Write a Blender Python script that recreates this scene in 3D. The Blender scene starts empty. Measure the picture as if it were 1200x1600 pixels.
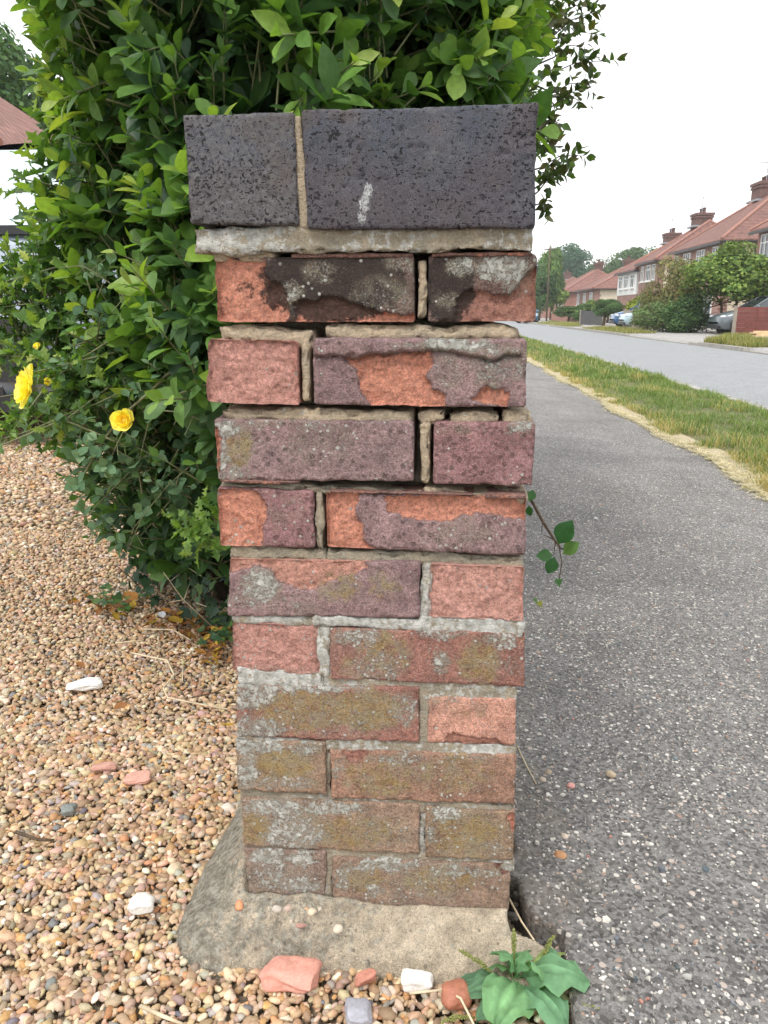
import bpy, math, random
import numpy as np
from mathutils import Vector, Matrix
rad = math.radians
rng = np.random.default_rng(11)
random.seed(5)
S = bpy.context.scene
COL = S.collection

# ------------------------------------------------------------------ camera, sky, sun, exposure
FOC = 1200.0                                   # focal length in photo pixels (photo 1200 x 1600)
PITCH = math.atan(312 / 1200)
YAW = math.asin(90 / 1243.2)
EYE = 0.76
cd = bpy.data.cameras.new('camera')
cam = bpy.data.objects.new('camera', cd)
COL.objects.link(cam)
cam.location = (0, 0, EYE)
cam.rotation_euler = (rad(90) - PITCH, 0, YAW)
cd.sensor_fit = 'VERTICAL'
cd.sensor_height = 36.0
cd.lens = 27.0
cd.clip_start = 0.02
cd.clip_end = 3000
S.camera = cam

SUN_EL, SUN_AZ = rad(58), rad(205)             # azimuth clockwise from +Y (the street), so the sun is behind the camera
w = bpy.data.worlds.new('World')
S.world = w
w.use_nodes = True
nt = w.node_tree
bg = nt.nodes['Background']
sky = nt.nodes.new('ShaderNodeTexSky')
sky.sky_type = 'NISHITA'
sky.sun_disc = False
sky.sun_elevation = SUN_EL
sky.sun_rotation = SUN_AZ
sky.air_density = 1.0
sky.dust_density = 4.0
veil = nt.nodes.new('ShaderNodeMix')           # an even white cloud layer over the clear sky
veil.data_type = 'RGBA'
veil.inputs['Factor'].default_value = 0.88
nt.links.new(sky.outputs[0], veil.inputs['A'])
veil.inputs['B'].default_value = (9.6, 9.7, 9.75, 1)
nt.links.new(veil.outputs['Result'], bg.inputs['Color'])
bg.inputs['Strength'].default_value = 0.115
sd = bpy.data.lights.new('sun', 'SUN')
sun = bpy.data.objects.new('sun', sd)
COL.objects.link(sun)
sd.energy = 1.3
sd.angle = rad(14)
sd.color = (1.0, 0.96, 0.9)
sdir = Vector((math.sin(SUN_AZ) * math.cos(SUN_EL), math.cos(SUN_AZ) * math.cos(SUN_EL), math.sin(SUN_EL)))
sun.rotation_euler = sdir.to_track_quat('Z', 'Y').to_euler()
sun.location = (0, 0, 30)
S.view_settings.view_transform = 'Standard'
S.view_settings.look = 'None'
S.view_settings.exposure = 0.7
S.view_settings.gamma = 1.0
S.view_settings.use_curve_mapping = False

# ------------------------------------------------------------------ survey helpers: from a sight line to a place in the world
RIGHT = np.array([math.cos(YAW), math.sin(YAW), 0])
FWDH = np.array([-math.sin(YAW), math.cos(YAW), 0])
UPZ = np.array([0, 0, 1.0])
FWD = FWDH * math.cos(PITCH) - UPZ * math.sin(PITCH)
UP = FWDH * math.sin(PITCH) + UPZ * math.cos(PITCH)
CAM = np.array([0, 0, EYE])
def ray(px, py):
    return RIGHT * (px - 600) + UP * (800 - py) + FWD * FOC
def gp(px, py, z=0.0):                          # point at height z
    d = ray(px, py)
    return CAM + d * ((z - EYE) / d[2])
def wp(px, py, y):                              # point at distance y along the street
    d = ray(px, py)
    return CAM + d * (y / d[1])
def project(P):
    P = np.asarray(P, float) - CAM
    z = P @ FWD
    z = np.where(np.abs(z) < 1e-6, 1e-6, z)
    return 600 + FOC * (P @ RIGHT) / z, 800 - FOC * (P @ UP) / z, z

# ------------------------------------------------------------------ noise in numpy
def _hash(ix, iy, iz, seed):
    h = (ix * 374761393 + iy * 668265263 + iz * 2147483647 + seed * 974711) & 0xFFFFFFFF
    h = ((h ^ (h >> 13)) * 1274126177) & 0xFFFFFFFF
    h = ((h ^ (h >> 16)) * 2246822519) & 0xFFFFFFFF
    return ((h ^ (h >> 15)) & 0xFFFFFF) / float(0xFFFFFF) * 2 - 1
def vnoise(p, seed=0):
    i = np.floor(p).astype(np.int64)
    f = p - i
    u = f * f * (3 - 2 * f)
    r = 0
    for dx in (0, 1):
        wx = u[:, 0] if dx else 1 - u[:, 0]
        for dy in (0, 1):
            wy = u[:, 1] if dy else 1 - u[:, 1]
            for dz in (0, 1):
                wz = u[:, 2] if dz else 1 - u[:, 2]
                r = r + wx * wy * wz * _hash(i[:, 0] + dx, i[:, 1] + dy, i[:, 2] + dz, seed)
    return r
def fbm(p, scale, octv=4, seed=0, gain=0.5):
    p = np.asarray(p, float) * scale
    a, r, t = 1.0, 0, 0
    for o in range(octv):
        r = r + a * vnoise(p + 17.3 * o, seed + o)
        t += a
        a *= gain
        p = p * 2.03
    return r / t
def sstep(a, b, x):
    t = np.clip((x - a) / (b - a), 0, 1)
    return t * t * (3 - 2 * t)
def poly_sd(P, poly):                           # signed distance to a polygon, inside positive
    poly = np.asarray(poly, float)
    d = np.full(len(P), 1e9)
    ins = np.zeros(len(P), bool)
    for a, b in zip(poly, np.roll(poly, -1, 0)):
        e = b - a
        t = np.clip(((P - a) @ e) / (e @ e + 1e-12), 0, 1)
        d = np.minimum(d, np.hypot(*(P - a - t[:, None] * e).T))
        c = ((a[1] > P[:, 1]) != (b[1] > P[:, 1]))
        ins ^= c & (P[:, 0] < (b[0] - a[0]) * (P[:, 1] - a[1]) / (b[1] - a[1] + 1e-12) + a[0])
    return np.where(ins, d, -d)

# ------------------------------------------------------------------ linking helpers
def mesh_of(name, V, F, mats=None, attrs=None, smooth=True, midx=None):
    V = np.asarray(V, np.float32)
    me = bpy.data.meshes.new(name)
    if isinstance(F, np.ndarray):
        k = F.shape[1]
        me.vertices.add(len(V))
        me.vertices.foreach_set('co', V.ravel())
        me.loops.add(F.size)
        me.loops.foreach_set('vertex_index', F.astype(np.int32).ravel())
        me.polygons.add(len(F))
        me.polygons.foreach_set('loop_start', np.arange(0, F.size, k, dtype=np.int32))
        me.update(calc_edges=True)
    else:
        me.from_pydata(V.tolist(), [], F)
        me.update()
    if mats is not None:
        for m in (mats if isinstance(mats, (list, tuple)) else [mats]):
            me.materials.append(m)
    if midx is not None:
        me.polygons.foreach_set('material_index', np.asarray(midx, np.int32))
    me.polygons.foreach_set('use_smooth', np.full(len(me.polygons), bool(smooth)))
    for k, a in (attrs or {}).items():
        a = np.asarray(a, np.float32)
        if a.ndim == 2:
            if a.shape[1] == 3:
                a = np.concatenate([a, np.ones((len(a), 1), np.float32)], 1)
            at = me.attributes.new(k, 'FLOAT_COLOR', 'POINT')
            at.data.foreach_set('color', a.ravel())
        else:
            at = me.attributes.new(k, 'FLOAT', 'POINT')
            at.data.foreach_set('value', a)
    return me
def link(name, me, parent=None, loc=None, mtx=None):
    o = bpy.data.objects.new(name, me)
    COL.objects.link(o)
    if parent is not None:
        o.parent = parent
    if mtx is not None:
        o.matrix_local = mtx
    elif loc is not None:
        o.location = loc
    return o
def tag(o, label, cat, group=None):
    o['label'] = label
    o['category'] = cat
    o['kind'] = 'thing'
    if group:
        o['group'] = group
    return o
def thing(name, label, cat, loc=(0, 0, 0), rz=0.0, group=None):
    o = bpy.data.objects.new(name, None)
    o.empty_display_size = 0.1
    COL.objects.link(o)
    o.location = loc
    o.rotation_euler = (0, 0, rz)
    return tag(o, label, cat, group)
def kind(o, k):
    o['kind'] = k
    return o

class MB:                                       # collects shapes that form one part
    def __init__(s):
        s.V, s.F, s.n = [], [], 0
    def add(s, V, F):
        s.V.append(np.asarray(V, float))
        s.F += [[i + s.n for i in f] for f in F]
        s.n += len(V)
        return s
    def box(s, c, d, rz=0.0, top=1.0):
        x, y, z = d[0] / 2, d[1] / 2, d[2] / 2
        P = np.array([[a * (top if e > 0 else 1), b * (top if e > 0 else 1), e] for e in (-1, 1) for a, b in ((-1, -1), (1, -1), (1, 1), (-1, 1))]) * [x, y, z]
        cs, sn = math.cos(rz), math.sin(rz)
        P = np.stack([P[:, 0] * cs - P[:, 1] * sn, P[:, 0] * sn + P[:, 1] * cs, P[:, 2]], 1) + np.array(c)
        return s.add(P, [[3, 2, 1, 0], [4, 5, 6, 7], [0, 1, 5, 4], [1, 2, 6, 5], [2, 3, 7, 6], [3, 0, 4, 7]])
    def tube(s, pts, r, n=6, cap=True):
        V, F = tube(pts, r, n, cap)
        return s.add(V, F)
    def build(s, name, m, parent=None, loc=None, smooth=False, attrs=None):
        return link(name, mesh_of(name, np.concatenate(s.V), s.F, m, attrs, smooth), parent, loc)
def tube(pts, r, n=6, cap=True):
    pts = np.asarray(pts, float)
    r = np.full(len(pts), r) if np.isscalar(r) else np.asarray(r, float)
    T = np.gradient(pts, axis=0)
    T /= np.linalg.norm(T, axis=1)[:, None] + 1e-12
    ref = np.array([0, 0, 1.0]) if abs(T[:, 2]).mean() < 0.8 else np.array([1.0, 0, 0])
    A = np.cross(T, ref)
    A /= np.linalg.norm(A, axis=1)[:, None] + 1e-12
    B = np.cross(T, A)
    an = np.arange(n) * 2 * math.pi / n
    V = (pts[:, None] + r[:, None, None] * (np.cos(an)[None, :, None] * A[:, None] + np.sin(an)[None, :, None] * B[:, None])).reshape(-1, 3)
    F = [[i * n + j, i * n + (j + 1) % n, (i + 1) * n + (j + 1) % n, (i + 1) * n + j] for i in range(len(pts) - 1) for j in range(n)]
    if cap:
        F += [list(range(n))[::-1], [(len(pts) - 1) * n + j for j in range(n)]]
    return V, F
def lathe(prof, n=16):                          # profile (r, z) about z
    an = np.arange(n) * 2 * math.pi / n
    V = np.array([[r * math.cos(a), r * math.sin(a), z] for r, z in prof for a in an])
    F = [[i * n + j, i * n + (j + 1) % n, (i + 1) * n + (j + 1) % n, (i + 1) * n + j] for i in range(len(prof) - 1) for j in range(n)]
    return V, F
def ico(level):
    t = (1 + 5 ** .5) / 2
    V = [(-1, t, 0), (1, t, 0), (-1, -t, 0), (1, -t, 0), (0, -1, t), (0, 1, t), (0, -1, -t), (0, 1, -t), (t, 0, -1), (t, 0, 1), (-t, 0, -1), (-t, 0, 1)]
    V = [np.array(v) / np.linalg.norm(v) for v in V]
    F = [(0, 11, 5), (0, 5, 1), (0, 1, 7), (0, 7, 10), (0, 10, 11), (1, 5, 9), (5, 11, 4), (11, 10, 2), (10, 7, 6), (7, 1, 8), (3, 9, 4), (3, 4, 2), (3, 2, 6), (3, 6, 8), (3, 8, 9), (4, 9, 5), (2, 4, 11), (6, 2, 10), (8, 6, 7), (9, 8, 1)]
    for _ in range(level):
        c, nf = {}, []
        def mid(a, b):
            k = (min(a, b), max(a, b))
            if k not in c:
                m = V[a] + V[b]
                V.append(m / np.linalg.norm(m))
                c[k] = len(V) - 1
            return c[k]
        for a, b, d in F:
            x, y, z = mid(a, b), mid(b, d), mid(d, a)
            nf += [(a, x, z), (b, y, x), (d, z, y), (x, y, z)]
        F = nf
    return np.array(V), np.array(F)
def frames(D, N):                               # rotation matrices: y along D, z towards N
    D = D / (np.linalg.norm(D, axis=1)[:, None] + 1e-9)
    X = np.cross(D, N)
    X /= np.linalg.norm(X, axis=1)[:, None] + 1e-9
    Z = np.cross(X, D)
    return np.stack([X, D, Z], 2)
def join_inst(tmpl, Rm, T, sc, tints):          # copies of one template joined to arrays
    V, F = tmpl
    P = np.einsum('mij,nj->mni', Rm, V) * np.asarray(sc).reshape(-1, 1, 1) + T[:, None]
    m, n = len(T), len(V)
    FF = (F[None] + (np.arange(m) * n)[:, None, None]).reshape(-1, F.shape[1])
    C = np.repeat(tints, n, 0)
    return P.reshape(-1, 3), FF, C

# ------------------------------------------------------------------ materials
class NT:
    def __init__(s, name):
        s.m = bpy.data.materials.new(name)
        s.m.use_nodes = True
        s.t = s.m.node_tree
        s.b = s.t.nodes['Principled BSDF']
        s.out = s.t.nodes['Material Output']
    def set(s, inp, v):
        if hasattr(v, 'is_output'):
            s.t.links.new(v, inp)
        elif isinstance(v, (tuple, list)) and len(v) == 3 and inp.type == 'RGBA':
            inp.default_value = (*v, 1)
        else:
            inp.default_value = v
    def bs(s, **k):
        for a, v in k.items():
            s.set(s.b.inputs[a.replace('_', ' ')], v)
    def pos(s):
        return s.t.nodes.new('ShaderNodeNewGeometry').outputs['Position']
    def attr(s, name, fac=True):
        n = s.t.nodes.new('ShaderNodeAttribute')
        n.attribute_name = name
        return n.outputs['Fac' if fac else 'Color']
    def noise(s, scale, detail=4, rough=0.55, vec=None, dist=0.0):
        n = s.t.nodes.new('ShaderNodeTexNoise')
        s.set(n.inputs['Scale'], scale)
        n.inputs['Detail'].default_value = detail
        n.inputs['Roughness'].default_value = rough
        n.inputs['Distortion'].default_value = dist
        s.t.links.new(vec if vec is not None else s.pos(), n.inputs['Vector'])
        return n.outputs['Fac']
    def vor(s, scale, out='Distance', feat='F1', vec=None, rnd=1.0):
        n = s.t.nodes.new('ShaderNodeTexVoronoi')
        n.feature = feat
        n.inputs['Scale'].default_value = scale
        n.inputs['Randomness'].default_value = rnd
        s.t.links.new(vec if vec is not None else s.pos(), n.inputs['Vector'])
        return n.outputs[out]
    def math(s, op, a, b=0.0, c=0.0, clamp=False):
        n = s.t.nodes.new('ShaderNodeMath')
        n.operation = op
        n.use_clamp = clamp
        s.set(n.inputs[0], a)
        s.set(n.inputs[1], b)
        s.set(n.inputs[2], c)
        return n.outputs[0]
    def map(s, v, a, b, c=0.0, d=1.0, smooth=False):
        n = s.t.nodes.new('ShaderNodeMapRange')
        n.interpolation_type = 'SMOOTHSTEP' if smooth else 'LINEAR'
        for i, x in enumerate((v, a, b, c, d)):
            s.set(n.inputs[i], x)
        return n.outputs[0]
    def mix(s, f, a, b, blend='MIX'):
        n = s.t.nodes.new('ShaderNodeMix')
        n.data_type = 'RGBA'
        n.blend_type = blend
        n.clamp_factor = True
        s.set(n.inputs['Factor'], f)
        s.set(n.inputs['A'], a)
        s.set(n.inputs['B'], b)
        return n.outputs['Result']
    def ramp(s, f, stops, const=False):
        n = s.t.nodes.new('ShaderNodeValToRGB')
        if const:
            n.color_ramp.interpolation = 'CONSTANT'
        e = n.color_ramp.elements
        while len(e) < len(stops):
            e.new(0.5)
        for x, (p, c) in zip(e, stops):
            x.position = p
            x.color = (*c, 1) if len(c) == 3 else c
        s.set(n.inputs[0], f)
        return n.outputs[0]
    def scl(s, col, v):                          # colour times a value
        n = s.t.nodes.new('ShaderNodeVectorMath')
        n.operation = 'SCALE'
        s.set(n.inputs[0], col)
        s.set(n.inputs['Scale'], v)
        return n.outputs[0]
    def bump(s, h, strength=0.5, dist=0.01, prev=None):
        n = s.t.nodes.new('ShaderNodeBump')
        n.inputs['Strength'].default_value = strength
        n.inputs['Distance'].default_value = dist
        s.set(n.inputs['Height'], h)
        if prev is not None:
            s.t.links.new(prev, n.inputs['Normal'])
        return n.outputs[0]
    def stretch(s, x, y, z):
        n = s.t.nodes.new('ShaderNodeMapping')
        n.inputs['Scale'].default_value = (x, y, z)
        s.t.links.new(s.pos(), n.inputs['Vector'])
        return n.outputs[0]

def plain(name, col, rough=0.6, var=0.15, scale=8.0, metal=0.0, bump=0.0, spec=0.5):
    k = NT(name)
    f = k.noise(scale, 5)
    k.bs(Base_Color=k.scl(col, k.map(f, 0.25, 0.75, 1 - var, 1 + var)), Roughness=rough, Metallic=metal, Specular_IOR_Level=spec)
    if bump:
        k.bs(Normal=k.bump(k.noise(scale * 6, 4), bump, 0.01))
    return k.m

def leaf_mat(name, rough=0.42, trans=0.3, spec=0.4):
    k = NT(name)
    c = k.attr('tint', False)
    c2 = k.scl(c, k.map(k.noise(90, 3), 0.3, 0.7, 0.82, 1.18))
    k.bs(Base_Color=c2, Roughness=k.map(k.noise(40, 2), 0.3, 0.7, rough - 0.06, rough + 0.12), Specular_IOR_Level=spec)
    tr = k.t.nodes.new('ShaderNodeBsdfTranslucent')
    k.t.links.new(k.mix(1.0, c2, (1.5, 1.5, 0.55), 'MULTIPLY'), tr.inputs['Color'])
    mx = k.t.nodes.new('ShaderNodeMixShader')
    mx.inputs[0].default_value = trans
    k.t.links.new(k.b.outputs[0], mx.inputs[1])
    k.t.links.new(tr.outputs[0], mx.inputs[2])
    k.t.links.new(mx.outputs[0], k.out.inputs['Surface'])
    return k.m

def mat_brick():
    k = NT('weathered_brick')
    n1, n2, n3 = k.noise(45, 6, 0.6), k.noise(240, 6, 0.7), k.noise(620, 5, 0.7)
    skin = k.scl(k.attr('skin', False), k.map(n1, 0.3, 0.7, 0.7, 1.32))
    skin = k.scl(skin, k.map(n2, 0.34, 0.66, 0.68, 1.36))
    skin = k.scl(skin, k.map(n3, 0.3, 0.7, 0.42, 1.7))
    skin = k.mix(k.map(k.noise(380, 5, .75), .53, .66, 0, .5), skin, (.38, .32, .315))
    pv = k.vor(95, rnd=0.8)
    pit = k.math('MULTIPLY', k.map(pv, 0.18, 0.34, 1, 0, True), k.attr('pits'))
    skin = k.mix(k.math('MULTIPLY', pit, 0.55), skin, (0.035, 0.024, 0.024))
    core = k.scl(k.attr('core', False), k.map(n2, 0.32, 0.68, 0.6, 1.3))
    core = k.scl(core, k.map(n3, 0.3, 0.7, 0.68, 1.32))
    core = k.mix(k.map(k.noise(70, 6, 0.75), 0.5, 0.68, 0, 0.5), core, (0.36, 0.2, 0.165))
    core = k.mix(k.map(k.noise(420, 5, 0.75), 0.55, 0.68, 0, 0.55), core, (0.78, 0.5, 0.4))
    core = k.scl(core, k.map(k.noise(165, 7, 0.8), 0.36, 0.5, 0.6, 1.04))
    sp = k.map(k.math('ADD', k.attr('spall'), k.map(k.noise(330, 7, .8), .3, .7, -0.42, 0.42)), 0.45, 0.55, 0, 1, True)
    col = k.mix(sp, skin, core)
    so = k.map(k.math('ADD', k.attr('soot'), k.map(k.noise(110, 7, .75), 0.2, 0.8, -0.4, 0.4)), 0.38, 0.58, 0, 0.9, True)
    col = k.mix(so, col, k.scl((0.032, 0.026, 0.024), k.map(n3, 0.3, 0.7, 0.6, 1.8)))
    oc = k.map(k.math('ADD', k.math('MULTIPLY', k.attr('ochre'), .8), k.map(k.noise(95, 8, 0.78, dist=.3), 0.28, 0.72, -0.55, 0.55)), 0.3, 0.72, 0, 0.85, True)
    col = k.mix(oc, col, k.scl(k.ramp(k.noise(60, 4), [(0.3, (0.22, 0.15, 0.07)), (0.5, (0.33, 0.235, 0.095)), (0.7, (0.29, 0.245, 0.14))]), k.map(n3, 0.3, 0.7, 0.6, 1.5)))
    low = k.map(k.math('MAXIMUM', k.attr('ochre'), k.attr('lichen')), 0.1, 0.6)
    col = k.mix(k.math('MULTIPLY', low, k.map(k.noise(40, 7, .75, dist=.4), .42, .62, 0, .6, True)), col, k.scl((0.3, 0.27, 0.2), k.map(n3, .3, .7, .6, 1.4)))
    fk = k.math('MULTIPLY', low, k.map(k.noise(330, 6, .75), .54, .64, 0, .75, True))
    col = k.mix(fk, col, (0.075, 0.05, 0.038))
    fk2 = k.math('MULTIPLY', low, k.map(k.noise(75, 6, .75, dist=.5), .54, .66, 0, .6, True))
    col = k.mix(fk2, col, k.mix(k.noise(30, 3), (0.2, 0.08, 0.055), (0.11, 0.075, 0.06)))
    fk3 = k.math('MULTIPLY', low, k.map(k.noise(520, 4, .7), .6, .68, 0, .8, True))
    col = k.mix(fk3, col, (0.5, 0.4, 0.2))
    li = k.attr('lichen')
    lf = k.map(k.math('ADD', k.noise(150, 8, 0.78, dist=0.6), k.math('MULTIPLY', li, 0.22)), 0.665, 0.73, 0, 0.9, True)
    lg = k.map(k.math('ADD', k.noise(620, 4, 0.7), k.math('MULTIPLY', li, 0.26)), 0.64, 0.8, 0, 0.6, True)
    col = k.mix(lg, col, (0.4, 0.39, 0.34))
    sv = k.vor(120)
    lf2 = k.math('MULTIPLY', k.map(sv, 0.16, 0.24, 1, 0, True), k.map(k.math('ADD', k.noise(28, 3), k.math('MULTIPLY', li, 0.25)), 0.56, 0.63, 0, 0.9, True))
    lf = k.math('MAXIMUM', lf, lf2)
    col = k.mix(lf, col, k.ramp(k.noise(80, 5, 0.6), [(0.3, (0.36, 0.37, 0.33)), (0.5, (0.5, 0.5, 0.46)), (0.68, (0.7, 0.7, 0.66))]))
    k.bs(Base_Color=col, Roughness=0.92, Specular_IOR_Level=0.25)
    h = k.math('ADD', k.math('MULTIPLY', n2, 0.8), k.math('MULTIPLY', n3, 0.45))
    h = k.math('SUBTRACT', h, k.math('MULTIPLY', pit, 0.35))
    h = k.math('ADD', h, k.math('MULTIPLY', lf, 0.25))
    h = k.math('ADD', h, k.math('MULTIPLY', k.math('MULTIPLY', sp, k.noise(230, 8, 0.8)), 1.5))
    k.bs(Normal=k.bump(h, 0.9, 0.0048))
    return k.m

def mat_cap():
    k = NT('blue_black_brick')
    st = k.stretch(1.0, 1.0, 1.5)
    n1, n3 = k.noise(30, 5), k.noise(1100, 4, 0.6)
    a = k.ramp(n1, [(0.3, (0.06, 0.071, 0.096)), (0.5, (0.066, 0.07, 0.09)), (0.7, (0.094, 0.094, 0.108))])
    a = k.mix(k.map(k.noise(9, 3), 0.42, 0.6, 0, 0.7), a, (0.075, 0.058, 0.066))
    a = k.scl(a, k.map(n3, 0.3, 0.7, 0.5, 1.6))
    a = k.scl(a, k.map(k.noise(330, 4, .7), 0.3, 0.7, 0.68, 1.36))
    a = k.mix(k.math('MULTIPLY', k.attr('pale'), k.map(k.noise(240, 6, .75), .4, .65)), a, (.17, .17, .165))
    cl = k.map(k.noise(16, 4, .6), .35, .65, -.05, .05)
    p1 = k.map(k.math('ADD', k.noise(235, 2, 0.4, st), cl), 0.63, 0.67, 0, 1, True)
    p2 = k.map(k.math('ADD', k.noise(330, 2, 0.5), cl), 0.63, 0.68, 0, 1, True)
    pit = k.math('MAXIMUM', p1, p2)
    a = k.mix(k.math('MULTIPLY', pit, 0.88), a, (0.008, 0.008, 0.01))  # dark shading of the pits painted into the colour as well as bumped
    a = k.mix(k.map(k.noise(50, 7, .8), 0.57, 0.72, 0, 0.5), a, (0.19, 0.19, 0.19))
    a = k.mix(k.map(k.noise(600, 4, .7), 0.6, 0.7, 0, 0.6), a, (0.22, 0.22, 0.23))
    a = k.mix(k.map(k.noise(11, 4, .7), 0.56, 0.7, 0, 0.5), a, (0.1, 0.075, 0.062))
    a = k.mix(k.map(k.noise(36, 4, .6, k.stretch(1, 1, 1.3)), 0.73, 0.76, 0, 0.5), a, (0.22, 0.12, 0.05))
    ch = k.map(k.math('ADD', k.attr('chalk'), k.map(k.noise(420, 6, .85, k.stretch(1.6, 1, 0.6)), 0.2, 0.8, -1.1, 1.1)), 0.6, 1.1, 0, 0.7, True)
    a = k.mix(ch, a, (0.62, 0.64, 0.64))
    k.bs(Base_Color=a, Roughness=0.78, Specular_IOR_Level=0.35)
    h = k.math('SUBTRACT', k.math('MULTIPLY', n3, 0.3), pit)
    k.bs(Normal=k.bump(h, 0.9, 0.004))
    return k.m

def mat_mortar(name='lime_mortar', base=(0.6, 0.48, 0.34), grey=(0.44, 0.37, 0.28)):
    k = NT(name)
    n1, n2, n3 = k.noise(38, 6, .65), k.noise(300, 5, .65), k.noise(1100, 3)
    c = k.mix(k.map(n1, 0.4, 0.65), base, grey)
    c = k.scl(c, k.map(n2, 0.3, 0.7, 0.78, 1.22))
    c = k.scl(c, k.map(n3, 0.3, 0.7, 0.8, 1.2))
    c = k.mix(k.map(k.noise(70, 5, .7), 0.62, 0.75, 0, 0.5), c, (0.12, 0.1, 0.08))
    li = k.attr('lichen')
    lf = k.map(k.math('ADD', k.noise(110, 7, .7), k.math('MULTIPLY', li, 0.34)), 0.69, 0.77, 0, 0.95, True)
    c = k.mix(lf, c, k.ramp(k.noise(140, 4), [(0.35, (0.4, 0.4, 0.37)), (0.65, (0.75, 0.75, 0.71))]))
    k.bs(Base_Color=c, Roughness=0.95, Specular_IOR_Level=0.2)
    k.bs(Normal=k.bump(k.math('ADD', n2, k.math('MULTIPLY', n3, 0.5)), 1.0, 0.0045))
    return k.m

def mat_concrete():
    k = NT('old_concrete')
    n1, n2, n3 = k.noise(14, 7, .7), k.noise(120, 6, .7), k.noise(700, 4)
    c = k.ramp(n1, [(0.3, (0.4, 0.34, 0.26)), (0.5, (0.62, 0.52, 0.39)), (0.7, (0.7, 0.61, 0.48))])
    c = k.scl(c, k.map(n3, 0.3, 0.7, 0.65, 1.35))
    c = k.scl(c, k.map(n2, 0.3, 0.7, 0.75, 1.25))
    c = k.mix(k.map(k.noise(230, 5, .75), .56, .68, 0, .5), c, (.17, .15, .12))
    c = k.mix(k.map(k.noise(310, 4, .7), .6, .68, 0, .55), c, (.75, .7, .6))
    d = k.math('ADD', k.math('MULTIPLY', k.attr('moss'), .8), k.map(k.noise(60, 8, .75, dist=.4), 0.3, 0.7, -0.5, 0.5))
    c = k.mix(k.map(d, 0.3, 0.75, 0, 0.8, True), c, k.ramp(n2, [(0.35, (0.12, 0.115, 0.095)), (0.5, (0.25, 0.24, 0.2)), (0.65, (0.5, 0.49, 0.43))]))
    c = k.scl(c, k.map(k.noise(45, 6, .75), .3, .7, .72, 1.25))
    c = k.mix(k.map(k.math('ADD', k.vor(75), k.map(k.noise(30, 3), 0, 1, -.25, .25)), 0.08, 0.16, 0.6, 0), c, (0.13, 0.11, 0.085))
    k.bs(Base_Color=c, Roughness=0.95, Specular_IOR_Level=0.2)
    k.bs(Normal=k.bump(k.math('ADD', n2, k.math('MULTIPLY', n3, 0.6)), 1.0, 0.008))
    return k.m

def mat_tarmac(name, base, chip, frac, scale, rough=0.8, patch=0.15):
    k = NT(name)
    n1, n3 = k.noise(2.2, 6, .65), k.noise(420, 4, .7)
    c = k.scl(base, k.map(n1, 0.3, 0.7, 1 - patch, 1 + patch))
    c = k.scl(c, k.map(n3, 0.25, 0.75, 0.55, 1.5))
    tone = k.t.nodes.new('ShaderNodeSeparateColor')
    k.t.links.new(k.vor(scale * 2.3, 'Color'), tone.inputs[0])
    c = k.scl(c, k.map(tone.outputs[0], 0, 1, .45, 1.65))
    f1 = None
    for sc, fr in ((scale, frac), (scale * 1.9, frac * 1.25)):
        cell = k.vor(sc, 'Color')
        dist = k.vor(sc)
        sp = k.t.nodes.new('ShaderNodeSeparateColor')
        k.t.links.new(cell, sp.inputs[0])
        r, g = sp.outputs[0], sp.outputs[1]
        on = k.math('MULTIPLY', k.math('LESS_THAN', r, fr), k.map(dist, k.math('MULTIPLY', g, 0.42), k.math('ADD', k.math('MULTIPLY', g, 0.42), 0.07), 1, 0, True))
        stone = k.ramp(g, [(0.0, (0.14, 0.15, 0.16)), (0.25, (0.25, 0.23, 0.2)), (0.5, chip), (0.8, tuple(min(1, x * 1.5) for x in chip)), (1.0, (0.3, 0.2, 0.15))])
        c = k.mix(on, c, stone)
        f1 = on if f1 is None else k.math('MAXIMUM', f1, on)
    k.bs(Base_Color=c, Roughness=rough, Specular_IOR_Level=0.4)
    k.bs(Normal=k.bump(k.math('ADD', n3, k.math('MULTIPLY', f1, 0.5)), 0.6, 0.004))
    return k.m

def mat_tinted(name, rough=0.75, spec=0.35, scale=260, amt=0.2, bump=0.3):
    k = NT(name)
    n = k.noise(scale, 4, .6)
    k.bs(Base_Color=k.scl(k.attr('tint', False), k.map(n, 0.3, 0.7, 1 - amt, 1 + amt)), Roughness=rough, Specular_IOR_Level=spec)
    if bump:
        k.bs(Normal=k.bump(n, bump, 0.002))
    return k.m

def mat_wall_brick(name, c1, c2, mortar=(0.42, 0.36, 0.3)):
    k = NT(name)
    tc = k.t.nodes.new('ShaderNodeTexCoord')
    sep = k.t.nodes.new('ShaderNodeSeparateXYZ')
    k.t.links.new(tc.outputs['Object'], sep.inputs[0])
    cmb = k.t.nodes.new('ShaderNodeCombineXYZ')
    k.set(cmb.inputs[0], k.math('ADD', sep.outputs[0], sep.outputs[1]))
    k.set(cmb.inputs[1], sep.outputs[2])
    b = k.t.nodes.new('ShaderNodeTexBrick')
    b.inputs['Scale'].default_value = 1.0
    b.inputs['Brick Width'].default_value = 0.225
    b.inputs['Row Height'].default_value = 0.075
    b.inputs['Mortar Size'].default_value = 0.007
    k.set(b.inputs['Color1'], c1)
    k.set(b.inputs['Color2'], c2)
    k.set(b.inputs['Mortar'], mortar)
    k.t.links.new(cmb.outputs[0], b.inputs['Vector'])
    k.bs(Base_Color=k.scl(b.outputs['Color'], k.map(k.noise(1.2, 6, .65), 0.3, 0.7, 0.8, 1.2)), Roughness=0.9)
    k.bs(Normal=k.bump(b.outputs['Fac'], 0.4, -0.006))
    return k.m

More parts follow.
